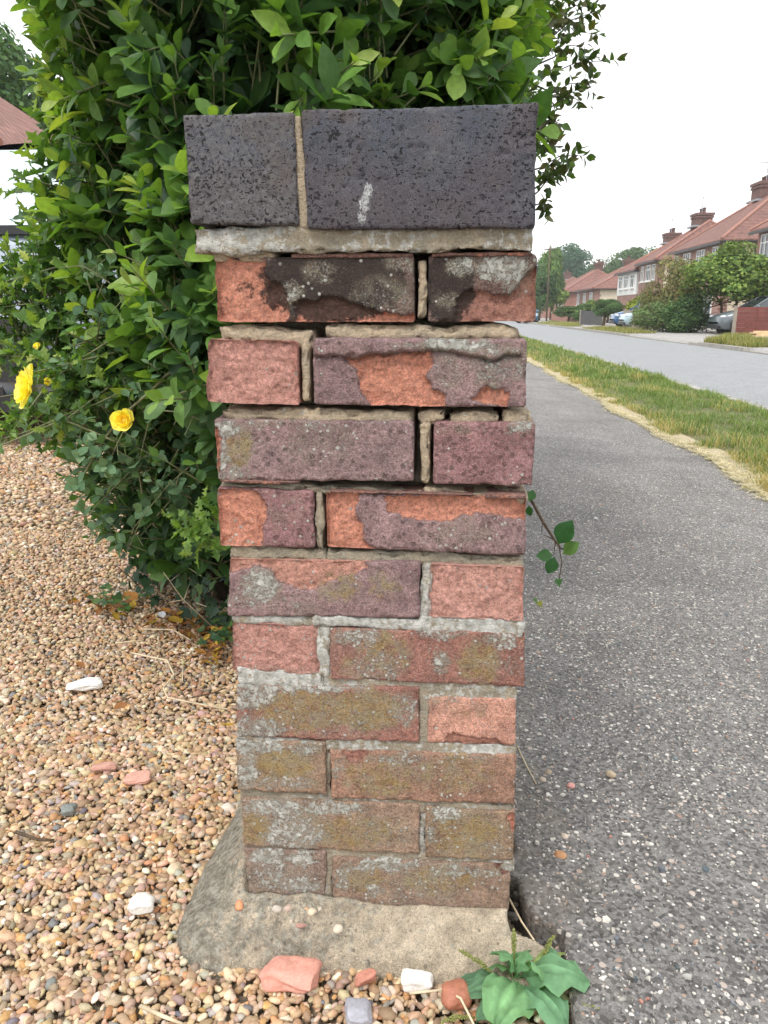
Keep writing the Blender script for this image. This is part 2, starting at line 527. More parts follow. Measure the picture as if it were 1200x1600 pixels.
def mat_tiles(name, c1, c2):
    k = NT(name)
    tc = k.t.nodes.new('ShaderNodeTexCoord')
    sep = k.t.nodes.new('ShaderNodeSeparateXYZ')
    k.t.links.new(tc.outputs['Object'], sep.inputs[0])
    row = k.math('FRACT', k.math('MULTIPLY', sep.outputs[2], 5.0))
    h = k.math('ADD', sep.outputs[0], sep.outputs[1])
    colm = k.math('ABSOLUTE', k.math('SINE', k.math('MULTIPLY', h, 13.0)))
    c = k.mix(k.noise(1.1, 6, .7), c1, c2)
    c = k.scl(c, k.map(k.vor(5.5, 'Color', vec=tc.outputs['Object']), 0, 1, 0.7, 1.25))
    c = k.scl(c, k.map(row, 0.0, 0.2, 0.6, 1.0))
    k.bs(Base_Color=c, Roughness=0.85)
    k.bs(Normal=k.bump(k.math('ADD', k.math('MULTIPLY', row, -1), k.math('MULTIPLY', colm, 0.7)), 0.9, 0.06))
    return k.m

M = {}
M['brick'] = mat_brick()
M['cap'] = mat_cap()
M['mortar'] = mat_mortar()
M['mortar_grey'] = mat_mortar('grey_mortar', (0.44, 0.375, 0.28), (0.33, 0.3, 0.24))
M['concrete'] = mat_concrete()
M['soil'] = plain('dark_soil', (0.05, 0.042, 0.033), 0.95, 0.4, 40, bump=0.8)
M['gravel_bed'] = plain('gravel_bed', (0.33, 0.26, 0.18), 0.95, 0.4, 60, bump=0.8)
M['pebble'] = mat_tinted('pebble', 0.62, 0.4, 300, 0.16, 0.2)
M['chip'] = mat_tinted('stone_chip', 0.6, 0.45, 500, 0.22, 0.3)
def dirty(m):                                    # dust and leaf mould gathered along the wall edge
    k = NT.__new__(NT)
    k.m, k.t = m, m.node_tree
    k.b, k.out = k.t.nodes['Principled BSDF'], k.t.nodes['Material Output']
    src = k.b.inputs['Base Color'].links[0].from_socket
    sep = k.t.nodes.new('ShaderNodeSeparateXYZ')
    k.t.links.new(k.pos(), sep.inputs[0])
    e = k.math('ADD', k.map(sep.outputs[0], .14, .5, 1, 0), k.map(k.noise(14, 6, .75), .2, .8, -.6, .6))
    c = k.mix(k.map(e, .75, 1.3, 0, .4, True), src, (.2, .165, .125))
    c = k.scl(c, k.map(k.noise(1.1, 5, .7), .35, .65, .88, 1.14))
    k.bs(Base_Color=c)
    return m
M['pavement'] = mat_tarmac('worn_tarmac_pavement', (0.152, 0.145, 0.14), (0.46, 0.44, 0.41), 0.3, 95)
dirty(M['pavement'])
M['road'] = mat_tarmac('road_tarmac', (0.225, 0.235, 0.243), (0.33, 0.335, 0.34), 0.25, 60, 0.8, 0.08)
M['far_path'] = mat_tarmac('far_pavement_tarmac', (0.3, 0.29, 0.28), (0.4, 0.39, 0.38), 0.2, 60, 0.85)
M['kerb'] = plain('kerb_concrete', (0.33, 0.31, 0.28), 0.9, 0.25, 6, bump=0.4)
M['leaf'] = leaf_mat('hedge_leaf', trans=.38)
M['leaf_matte'] = leaf_mat('dull_leaf', 0.7, 0.25, 0.15)
M['grass'] = leaf_mat('grass_blade', 0.6, 0.35, 0.25)
M['bark'] = plain('bark', (0.11, 0.075, 0.045), 0.9, 0.35, 40, bump=0.7)
M['twig'] = plain('green_twig', (0.19, 0.2, 0.1), 0.7, 0.3, 60)
M['dry_twig'] = plain('dry_twig', (0.6, 0.5, 0.34), 0.8, 0.3, 60)
M['petal'] = leaf_mat('yellow_petal', 0.5, 0.35, 0.2)
# ------------------------------------------------------------------ the ground of the street
PAV_X1, KERB_X, FARK_X, FARP_X = 1.55, 3.08, 7.7, 9.7
Y0, Y1 = -4.0, 260.0
def bend(y):                                     # the street swings gently away far off
    return np.where(np.asarray(y, float) > 70, (np.asarray(y, float) - 70) ** 2 * 0.0009, 0.0)
def strip(name, xs, zs, ys, m, wob=None, skirt=0.0):
    xs, zs, ys = np.asarray(xs, float), np.asarray(zs, float), np.asarray(ys, float)
    V = []
    for i, y in enumerate(ys):
        x = xs + bend(y)
        if wob is not None:
            x = x + wob(y, xs)
        z = zs
        V.append(np.stack([x, np.full_like(x, y), z], 1))
    n = len(xs)
    V = np.concatenate(V)
    F = np.array([[i * n + j, i * n + j + 1, (i + 1) * n + j + 1, (i + 1) * n + j] for i in range(len(ys) - 1) for j in range(n - 1)])
    return kind(link(name, mesh_of(name, V, F, m, smooth=True)), 'structure')
ys_far = np.concatenate([np.linspace(Y0, 3, 60), np.geomspace(3.2, Y1, 90)])
k = NT('lawn_ground')
k.bs(Base_Color=k.mix(k.noise(0.35, 7, .7), (0.05, 0.075, 0.028), (0.13, 0.115, 0.06)), Roughness=0.95)
M['lawn'] = k.m
k = NT('verge_soil')
k.bs(Base_Color=k.mix(k.noise(5, 7, .7), (0.07, 0.085, 0.03), (0.2, 0.17, 0.09)), Roughness=0.95)
k.bs(Normal=k.bump(k.noise(60, 5), 0.8, 0.02))
M['verge'] = k.m
g = mesh_of('ground', [[-900, -60, -.36], [900, -60, -.36], [900, 1800, -.36], [-900, 1800, -.36]], [[0, 1, 2, 3]], M['lawn'])
kind(link('ground', g), 'structure')
strip('road', [KERB_X + .02, 4.2, 5.4, 6.6, FARK_X], [-.215, -.185, -.17, -.185, -.212], ys_far, M['road'])
strip('verge', [PAV_X1 - .1, 1.7, 2.2, 2.7, KERB_X - .12], [-.075, -.055, -.06, -.075, -.1], ys_far, M['verge'],
      lambda y, xs: 0.02 * math.sin(y * 3.1) * (xs < PAV_X1 + .1))
strip('garden_ground', [FARP_X - .02, 16, 30, 60], [-.094, -.06, -.06, -.06], ys_far, M['far_path'])

# kerbs, each stone its own piece along the nearer stretch
def kerb(name, x, ztop, zlow, y_from, y_to, drop):
    root = kind(link(name, None), 'structure')
    base = MB()
    yy = y_from
    i = 0
    shared = {}
    while yy < y_to and i < 60:
        d = drop(yy)
        zt = ztop - 0.075 * d
        key = round(zt, 2)
        if key not in shared:
            b = MB().box((0, 0, (round(zt, 3) - .42) / 2), (0.125, 0.906, round(zt, 3) + .42), top=0.96)
            shared[key] = mesh_of('kerbstone', np.concatenate(b.V), b.F, M['kerb'], smooth=False)
        link('kerbstone', shared[key], root, (x + 0.06 + float(bend(yy)) + random.uniform(-.004, .004), yy + .455, random.uniform(-.004, .004)))
        yy += 0.915
        i += 1
    while yy < 200:
        base.box((x + 0.06 + float(bend(yy + 2)), yy + 2.0, (ztop - .42) / 2), (0.125, 4.04, ztop + .42), -math.atan(2 * 0.0009 * max(0, yy - 68)))
        yy += 4.0
    kind(base.build('kerbstone', M['kerb'], root), 'stuff')
    return root
def far_drop(y):
    for a, b in ((24.2, 33.5), (56, 60), (10, 20.4)):
        if a < y < b:
            return min(1.0, (y - a + .4) / 1.0, (b - y + .4) / 1.0)
    return 0.0
def far_pavement():
    ys = np.concatenate([np.linspace(8, 62, 270), np.geomspace(63, 260, 40)])
    V = np.array([[x + float(bend(y)), y, z - (.078 * far_drop(y) if j == 0 else 0)] for y in ys for j, (x, z) in ((9, (FARK_X + .117, -.34)), (0, (FARK_X + .118, -.108)), (1, (FARK_X + .6, -.105)), (2, (FARP_X, -.09)))])
    F = np.array([[i * 4 + j, i * 4 + j + 1, i * 4 + j + 5, i * 4 + j + 4] for i in range(len(ys) - 1) for j in (0, 1, 2)])
    kind(link('far_pavement', mesh_of('far_pavement', V, F, M['far_path'])), 'structure')
far_pavement()
kerb('far_kerb', FARK_X, -.105, -.21, 16.0, 70, far_drop)
kerb('near_kerb', KERB_X - .12, -.105, -.21, 2.0, 57, lambda y: 0.0)

# ------------------------------------------------------------------ the pillar's own frame
PA = rad(-1.45)
PU = np.array([math.cos(PA), math.sin(PA), 0])
PN = np.array([-math.sin(PA), math.cos(PA), 0])
P0 = FWDH * 0.80
def fp(px, py, off=0.0):                        # sight line meets the pillar face plane: (u, z)
    d = ray(px, py)
    t = ((P0 + PN * off - CAM) @ PN) / (d @ PN)
    q = CAM + d * t
    return np.array([(q - P0) @ PU, q[2]])
def to_pillar(p):
    q = np.asarray(p, float) - P0
    return np.array([q @ PU, q @ PN, q[2]])
def from_pillar(u, v, z):
    return P0 + PU * u + PN * v + UPZ * z
UL, UR = fp(352, 800)[0], fp(818, 800)[0]
UL, UR = (UL + fp(378, 1330)[0]) / 2, (UR + fp(803, 1330)[0]) / 2
WID = UR - UL
UC = (UL + UR) / 2
print('pillar', UL, UR, WID, 'top', fp(560, 175, -.012), 'bot', fp(580, 1412))

# near pavement with its broken edge at the pillar
edge_px = [(940, 1800), (912, 1640), (900, 1590), (893, 1540), (890, 1500), (884, 1462), (868, 1447), (842, 1440), (826, 1420), (812, 1398), (806, 1380), (806, 1330)]
edge = np.array([gp(*p, 0.012)[:2] for p in edge_px])
edge = np.concatenate([[[edge[0, 0] + .05, -4]], edge, [[from_pillar(UR + .004, .1, 0)[0], from_pillar(UR, .1, 0)[1]], [from_pillar(UR + .004, .34, 0)[0], from_pillar(UR, .34, 0)[1]], [0.16, 1.4], [0.12, 3], [0.1, 60], [0.1, 260]]])
print('edge', np.round(edge, 3).tolist())
o_ = np.argsort(edge[:, 1], kind='stable')
EY, EX = np.maximum.accumulate(edge[o_][:, 1] + np.arange(len(edge)) * 1e-5), edge[o_][:, 0]
def pav_left(y):
    return np.interp(y, EY, EX)
def pav_z(x, y):
    return 0.016 - (x - 0.2) * 0.058
def build_pavement():
    ys = np.concatenate([np.linspace(-4, 0.4, 30), np.linspace(0.42, 1.3, 220), np.linspace(1.32, 4, 120), np.geomspace(4.1, 260, 80)])
    ts = np.concatenate([[0, 0], np.linspace(0, 1, 60) ** 1.3])
    V = []
    for y in ys:
        xl = float(pav_left(y)) + (fbm(np.array([[0, y, 0]]), 45, 3, 4)[0] * 0.006 if y < 1.6 else 0)
        xr = PAV_X1 + 0.03 * math.sin(y * 1.7) + 0.02 * math.sin(y * 4.3 + 1)
        x = xl + (xr - xl) * ts
        z = pav_z(x, y)
        z[0] -= 0.06
        x[0] += 0.006
        z[1] -= 0.006
        x[1] -= 0.003
        V.append(np.stack([x + bend(y), np.full_like(x, y), z], 1))
    V = np.concatenate(V)
    V[:, 2] += fbm(V, 4, 4, 21) * 0.004 + fbm(V, 60, 2, 22) * 0.0008
    # three shallow winding cracks
    for k_, pts in enumerate(([(830, 1330), (880, 1400), (915, 1440), (960, 1500), (990, 1545)], [(940, 1325), (1020, 1345), (1050, 1380)], [(970, 870), (1020, 890), (1070, 905)], [(1030, 1480), (1075, 1490), (1090, 1505)])):
        q = np.array([gp(*p, 0.0)[:2] for p in pts])
        qq = np.concatenate([np.linspace(a, b, 12) for a, b in zip(q[:-1], q[1:])])
        qq += 0.012 * np.stack([vnoise(np.c_[qq * 30, qq[:, :1] * 0], k_), vnoise(np.c_[qq * 30, qq[:, :1] * 0], k_ + 9)], 1)
        near = np.where((np.abs(V[:, 1] - qq[:, 1].mean()) < .7))[0]
        d = np.min(np.hypot(V[near, None, 0] - qq[None, :, 0], V[near, None, 1] - qq[None, :, 1]), 1)
        V[near, 2] -= 0.006 * np.exp(-(d / 0.006) ** 2)
    n = len(ts)
    i, j = np.meshgrid(np.arange(len(ys) - 1), np.arange(n - 1), indexing='ij')
    a = (i * n + j).ravel()
    F = np.stack([a, a + 1, a + n + 1, a + n], 1)
    return kind(link('pavement', mesh_of('pavement', V, F, M['pavement'])), 'structure')
PAVE = build_pavement()
kind(link('soil', mesh_of('soil', [[-.35, -1, -.034], [.5, -1, -.034], [.5, 2.6, -.034], [-.35, 2.6, -.034]], [[0, 1, 2, 3]], M['soil'])), 'structure')

# chippings worked loose or standing proud in the near pavement
def chips():
    n = 19000
    y = 0.35 + 3.6 * rng.random(n) ** 1.7
    x = pav_left(y) + 0.01 + (PAV_X1 - 0.06 - pav_left(y)) * rng.random(n)
    dens = fbm(np.c_[x, y, x * 0], 3.0, 3, 31)
    keep = rng.random(n) < 0.6 + 0.9 * dens
    keep &= (np.hypot(x - .35, y - .95) > .12) | (rng.random(n) < .35)
    x, y = x[keep], y[keep]
    n = len(x)
    base = np.array([[math.cos(a), math.sin(a)] for a in np.linspace(0, 2 * math.pi, 7)[:-1]])
    V, F, C = [], [], []
    pal = np.array([(0.6, 0.57, 0.51), (0.52, 0.49, 0.44), (0.66, 0.64, 0.6), (0.36, 0.35, 0.34), (0.2, 0.22, 0.25), (0.45, 0.3, 0.22), (0.13, 0.17, 0.19), (0.5, 0.25, 0.2)])
    pw = np.array([.3, .22, .14, .14, .09, .05, .04, .02])
    ci = rng.choice(len(pal), n, p=pw / pw.sum())
    s = 0.0017 * np.exp(rng.normal(0, 0.45, n))
    for i in range(n):
        r = s[i] * (1 + 0.35 * rng.normal(size=6).clip(-1.3, 1.3))
        el = rng.uniform(0.5, 1)
        an = rng.uniform(0, 6.28)
        p = base * r[:, None] * [1, el]
        p = p @ np.array([[math.cos(an), -math.sin(an)], [math.sin(an), math.cos(an)]])
        z = pav_z(x[i], y[i])
        q = np.zeros((12, 3))
        q[:6, :2] = p + [x[i], y[i]]
        q[:6, 2] = z - 0.003
        q[6:, :2] = p * 0.8 + [x[i], y[i]]
        q[6:, 2] = z + 0.0016 + rng.normal(size=6) * 0.0004 + s[i] * .1
        b = i * 12
        V.append(q)
        F += [[b + j, b + (j + 1) % 6, b + 6 + (j + 1) % 6, b + 6 + j] for j in range(6)] + [[b + 6 + j for j in range(6)]]
        C.append(np.repeat(pal[ci[i]][None] * rng.uniform(.6, 1.08), 12, 0))
    V = np.concatenate(V)
    V[:, 2] += fbm(V, 4, 4, 21) * 0.004
    o = link('stone_chip', mesh_of('stone_chip', V, F, M['chip'], {'tint': np.concatenate(C)}, False), PAVE)
    kind(o, 'stuff')
chips()

# ------------------------------------------------------------------ brick pillar
PILLAR = thing('brick_gatepost', 'weathered crumbling brick gate pillar with dark capping bricks beside the pavement', 'pillar', tuple(P0), PA)

def box_lattice(xs, ys, zs):
    nx, ny, nz = len(xs), len(ys), len(zs)
    ids = {}
    def quads(fix, val):
        A, B = [k for k in range(3) if k != fix]
        na, nb = (nx, ny, nz)[A], (nx, ny, nz)[B]
        a, b = np.meshgrid(np.arange(na - 1), np.arange(nb - 1), indexing='ij')
        a, b = a.ravel(), b.ravel()
        out = []
        for da, db in ((0, 0), (1, 0), (1, 1), (0, 1)):
            q = np.zeros((len(a), 3), int)
            q[:, fix] = val
            q[:, A] = a + da
            q[:, B] = b + db
            out.append(q[:, 0] * ny * nz + q[:, 1] * nz + q[:, 2])
        Q = np.stack(out, 1)
        flip = (val == 0) ^ (fix == 1)
        return Q[:, ::-1] if flip else Q
    Q = np.concatenate([quads(0, 0), quads(0, nx - 1), quads(1, 0), quads(1, ny - 1), quads(2, 0), quads(2, nz - 1)])
    key, inv = np.unique(Q, return_inverse=True)
    F = inv.reshape(Q.shape)
    i, j, l = key // (ny * nz), (key // nz) % ny, key % nz
    return np.stack([xs[i], ys[j], zs[l]], 1), F

def ridged(p, sc, o, sd_):
    return 1 - np.abs(fbm(p, sc, o, sd_)) * 3.2

def rough_block(w_, d_, h_, res, r, amp, seed, fine_front=True):
    nx, nz = max(3, int(w_ / res)), max(3, int(h_ / res))
    xs = np.linspace(-w_ / 2, w_ / 2, nx + 1)
    zs = np.linspace(-h_ / 2, h_ / 2, nz + 1)
    if fine_front:
        ys = np.concatenate([-d_ / 2 + np.array([0, .3, .6, 1, 1.6, 2.4, 3.6, 5.5, 9]) * 0.0035, [d_ * .25, d_ / 2 - .006, d_ / 2]])
        ys = ys[np.argsort(ys)]
        ys = ys[(ys <= d_ / 2 + 1e-9)]
    else:
        ys = np.linspace(-d_ / 2, d_ / 2, max(3, int(d_ / res)) + 1)
    V, F = box_lattice(xs, ys, zs)
    half = np.array([w_, d_, h_]) / 2
    s3 = V + seed * 3.71
    rr = (r * (1 + 1.5 * np.clip(fbm(s3, 75, 4, 5, .65) * 1.6, -.7, 1.5)))[:, None].clip(0.0006, min(half) * .9)
    q = np.clip(V, -half + rr, half - rr)
    dv = V - q
    L = np.linalg.norm(dv, axis=1)[:, None] + 1e-9
    N = dv / L
    P = q + N * rr
    inpl = N * [1, .35, 1]
    P += inpl * (amp * 1.5 * fbm(s3 * [1, .3, 1], 26, 4, 29, .6))[:, None]
    corner = np.clip((np.abs(N) > .25).sum(1) - 1, 0, 1)
    P += N * (amp * fbm(s3, 70, 5, 9, 0.6) - corner * amp * 3.2 * np.clip(fbm(s3, 120, 3, 19, .6), 0, 1))[:, None]
    return P, F, N, V

def blob(P, lst):
    r = np.zeros(len(P))
    for cx, cy, rx, ry, s_ in lst:
        e = ((P[:, 0] - cx) / rx) ** 2 + ((P[:, 1] - cy) / ry) ** 2
        r = np.maximum(r, s_ * np.clip(1.4 - e, 0, 1))
    return r

# skin and core colours
PURP, PURR, DARK, RED, OCHR, OLIV = (0.215, 0.14, 0.14), (0.225, 0.12, 0.12), (0.12, 0.075, 0.065), (0.24, 0.115, 0.09), (0.25, 0.165, 0.11), (0.235, 0.16, 0.105)
ORNG, PINK, DUSK = (0.78, 0.34, 0.235), (0.72, 0.37, 0.29), (0.48, 0.235, 0.18)
ALLSP = 'all'
BR = [
 # quad TL TR BR BL, setback m, depth m, skin, core, spall polygons, soot, ochre, lichen, pits, spall depth
 dict(q=[(336, 404), (645, 399), (647, 503), (339, 503)], off=.000, d=.100, skin=DARK, core=ORNG, dep=.0055, pits=.2,
      sp=[[(330, 400), (372, 402), (412, 405), (418, 430), (440, 445), (454, 468), (450, 510), (330, 510)], [(462, 475), (510, 464), (550, 472), (590, 485), (650, 494), (650, 510), (462, 510)]],
      soot=[(520, 440, 120, 70, .95), (385, 450, 25, 18, .45), (345, 480, 20, 30, .35)], li=[(455, 460, 22, 22, .8), (500, 425, 30, 20, .55), (600, 470, 60, 40, .45), (630, 410, 30, 20, .6)]),
 dict(q=[(671, 399), (838, 397), (838, 503), (669, 503)], off=.001, d=.213, skin=DARK, core=DUSK, dep=.004, pits=.2,
      sp=[[(712, 510), (714, 470), (735, 448), (770, 462), (800, 458), (822, 430), (845, 415), (845, 510)]],
      soot=[(700, 450, 45, 60, .9), (760, 480, 80, 15, .3)], li=[(785, 415, 50, 28, 1.0), (720, 412, 28, 18, .9), (812, 440, 30, 26, .8), (700, 470, 20, 15, .5)]),
 dict(q=[(324, 530), (463, 533), (467, 634), (323, 628)], off=-.006, d=.213, skin=DUSK, core=(0.7, 0.36, 0.3), dep=.006, pits=0, sp=ALLSP, soot=[(400, 620, 70, 12, .3)], li=[(420, 580, 60, 50, .3)]),
 dict(q=[(488, 528), (824, 530), (822, 637), (491, 632)], off=-.003, d=.100, skin=PURP, core=ORNG, dep=.0055, pits=.5, lip=True,
      sp=[[(536, 552), (600, 556), (673, 550), (676, 569), (666, 587), (674, 606), (697, 622), (692, 640), (585, 640), (566, 611), (555, 573)], [(738, 622), (760, 602), (798, 614), (790, 640)]],
      soot=[(560, 540, 75, 10, .25)], li=[(720, 538, 70, 11, 1.05), (780, 570, 50, 40, .68), (700, 580, 30, 40, .45), (630, 540, 20, 6, .7)]),
 dict(q=[(333, 655), (646, 658), (646, 753), (341, 750)], off=.000, d=.100, skin=PURP, core=ORNG, dep=.003, pits=.8, sp=[[(320, 665), (338, 668), (345, 740), (320, 760)]],
      och=[(372, 700, 26, 40, .8)], li=[(350, 668, 25, 14, 1.0), (345, 715, 14, 40, .9), (372, 740, 20, 16, .8), (490, 665, 14, 10, .8), (420, 662, 60, 8, .6), (500, 690, 60, 40, .42)]),
 dict(q=[(677, 659), (837, 660), (833, 760), (677, 756)], off=-.001, d=.213, skin=PURR, core=RED, dep=.003, pits=.8, sp=[], li=[(815, 668, 22, 12, .9), (720, 670, 50, 10, .4)]),
 dict(q=[(340, 763), (489, 767), (491, 857), (344, 853)], off=.001, d=.213, skin=PURR, core=ORNG, dep=.004, pits=.7, sp=[[(330, 764), (402, 768), (414, 788), (410, 860), (330, 860)]], li=[(370, 852, 40, 5, .9), (450, 800, 40, 30, .3)], soot=[(378, 795, 14, 20, .3)]),
 dict(q=[(509, 770), (823, 777), (821, 868), (510, 856)], off=.001, d=.100, skin=PURP, core=ORNG, dep=.0045, pits=.8,
      sp=[[(500, 765), (566, 770), (554, 797), (568, 825), (566, 844), (592, 862), (500, 862)], [(599, 774), (830, 774), (830, 813), (800, 806), (748, 802), (697, 816), (636, 807), (610, 800)]], li=[(720, 830, 70, 30, .4)], soot=[]),
 dict(q=[(359, 874), (657, 879), (657, 966), (353, 963)], off=.000, d=.100, skin=PURP, core=PINK, dep=.0035, pits=.4,
      sp=[[(345, 900), (350, 870), (417, 870), (503, 868), (577, 876), (573, 892), (538, 901), (495, 918), (473, 923), (434, 905), (425, 890), (395, 885), (370, 890)]],
      och=[(530, 915, 40, 30, .6), (600, 915, 30, 30, .5)], li=[(405, 915, 34, 34, .95), (450, 945, 60, 20, .4), (365, 940, 30, 20, .5)]),
 dict(q=[(673, 882), (819, 888), (818, 972), (670, 965)], off=-.001, d=.213, skin=DUSK, core=(0.76, 0.41, 0.34), dep=.003, pits=0, sp=ALLSP, li=[(700, 960, 20, 8, .5)]),
 dict(q=[(361, 973), (500, 978), (502, 1055), (364, 1050)], off=.000, d=.213, skin=DUSK, core=(0.7, 0.37, 0.31), dep=.003, pits=0, sp=ALLSP, li=[(430, 1050, 70, 9, .9)]),
 dict(q=[(514, 981), (820, 990), (819, 1074), (516, 1062)], off=.000, d=.100, skin=RED, core=ORNG, dep=.003, pits=.2, sp=[[(805, 985), (825, 985), (825, 1006), (808, 1006)]],
      och=[(600, 1020, 45, 40, .7), (750, 1035, 35, 40, .85), (560, 1040, 40, 25, .5)], li=[(560, 995, 50, 16, .8), (590, 1040, 50, 30, .65), (690, 990, 40, 12, .85), (690, 1035, 16, 20, .8), (790, 1000, 40, 14, .8), (800, 1040, 20, 16, .5)]),
 dict(q=[(369, 1070), (655, 1074), (655, 1160), (369, 1153)], off=.000, d=.100, skin=RED, core=ORNG, dep=.002, pits=.1, sp=[],
      och=[(470, 1110, 80, 40, .8), (570, 1110, 70, 35, .95), (390, 1100, 30, 40, .4)], li=[(395, 1085, 45, 26, 1.0), (400, 1140, 50, 24, .9), (480, 1075, 110, 8, 1.0), (630, 1110, 25, 30, .75), (520, 1120, 120, 40, .5)]),
 dict(q=[(669, 1088), (806, 1092), (805, 1166), (669, 1160)], off=.001, d=.213, skin=(0.42, 0.22, 0.165), core=(0.5, 0.24, 0.18), dep=.002, pits=0, sp=[[(690, 1170), (700, 1145), (730, 1150), (790, 1160), (790, 1175)]], och=[(735, 1110, 50, 14, .4)], li=[(690, 1095, 40, 8, .5)]),
 dict(q=[(367, 1158), (507, 1160), (509, 1242), (371, 1235)], off=.000, d=.213, skin=OCHR, core=ORNG, dep=.002, pits=.1, sp=[], och=[(440, 1195, 55, 30, .9)], li=[(400, 1165, 60, 14, 1.0), (385, 1205, 20, 40, .9), (480, 1170, 30, 14, .8), (440, 1225, 60, 12, .75)]),
 dict(q=[(515, 1172), (807, 1180), (804, 1257), (518, 1248)], off=.000, d=.100, skin=(0.26, 0.15, 0.105), core=DUSK, dep=.003, pits=.1, sp=[[(535, 1172), (572, 1172), (565, 1190), (545, 1196)]], och=[(600, 1215, 60, 36, .7), (710, 1205, 70, 36, .65), (560, 1215, 30, 26, .6)], li=[(620, 1185, 60, 10, .7), (527, 1200, 12, 20, .7), (730, 1185, 60, 8, .6), (690, 1200, 120, 40, .35)]),
 dict(q=[(377, 1247), (655, 1258), (655, 1336), (380, 1322)], off=.000, d=.100, skin=(0.25, 0.165, 0.115), core=ORNG, dep=.002, pits=.05, sp=[], och=[(400, 1295, 26, 26, .9), (560, 1300, 80, 30, .7), (470, 1290, 30, 20, .4)], li=[(430, 1262, 60, 18, 1.0), (460, 1300, 60, 34, .92), (520, 1262, 60, 12, 1.0), (600, 1300, 60, 30, .45)]),
 dict(q=[(665, 1262), (804, 1270), (803, 1346), (665, 1340)], off=.000, d=.213, skin=OLIV, core=ORNG, dep=.002, pits=.05, sp=[[(795, 1268), (810, 1268), (810, 1300), (797, 1300)]], och=[(730, 1305, 60, 40, .7)], li=[(700, 1272, 30, 14, .9), (672, 1300, 10, 20, .8), (770, 1325, 30, 16, .6), (730, 1300, 70, 36, .35)]),
 dict(q=[(380, 1325), (509, 1331), (508, 1409), (388, 1402)], off=.001, d=.213, skin=(0.22, 0.155, 0.125), core=DUSK, dep=.002, pits=.1, sp=[], och=[(420, 1395, 30, 10, .5)], li=[(420, 1340, 40, 16, .95), (470, 1340, 26, 14, 1.1), (470, 1385, 40, 16, .95), (420, 1370, 30, 22, .8), (440, 1370, 70, 40, .6)]),
 dict(q=[(518, 1340), (797, 1352), (795, 1427), (520, 1413)], off=.000, d=.100, skin=(0.22, 0.15, 0.11), core=RED, dep=.002, pits=.05, sp=[[(775, 1350), (800, 1350), (800, 1366), (782, 1368)]], och=[(570, 1370, 50, 24, .7), (690, 1375, 70, 24, .75)], li=[(600, 1352, 70, 10, 1.0), (535, 1370, 16, 24, .85), (720, 1362, 70, 10, .8), (585, 1390, 18, 10, .9), (650, 1385, 100, 30, .45)]),
]
CZ = []                                          # mean bottom and top of each course
for c in range(10):
    qs = [fp(*p) for b in BR[2 * c:2 * c + 2] for p in b['q']]
    CZ.append((np.mean([qs[k][1] for k in (2, 3, 6, 7)]), np.mean([qs[k][1] for k in (0, 1, 4, 5)])))
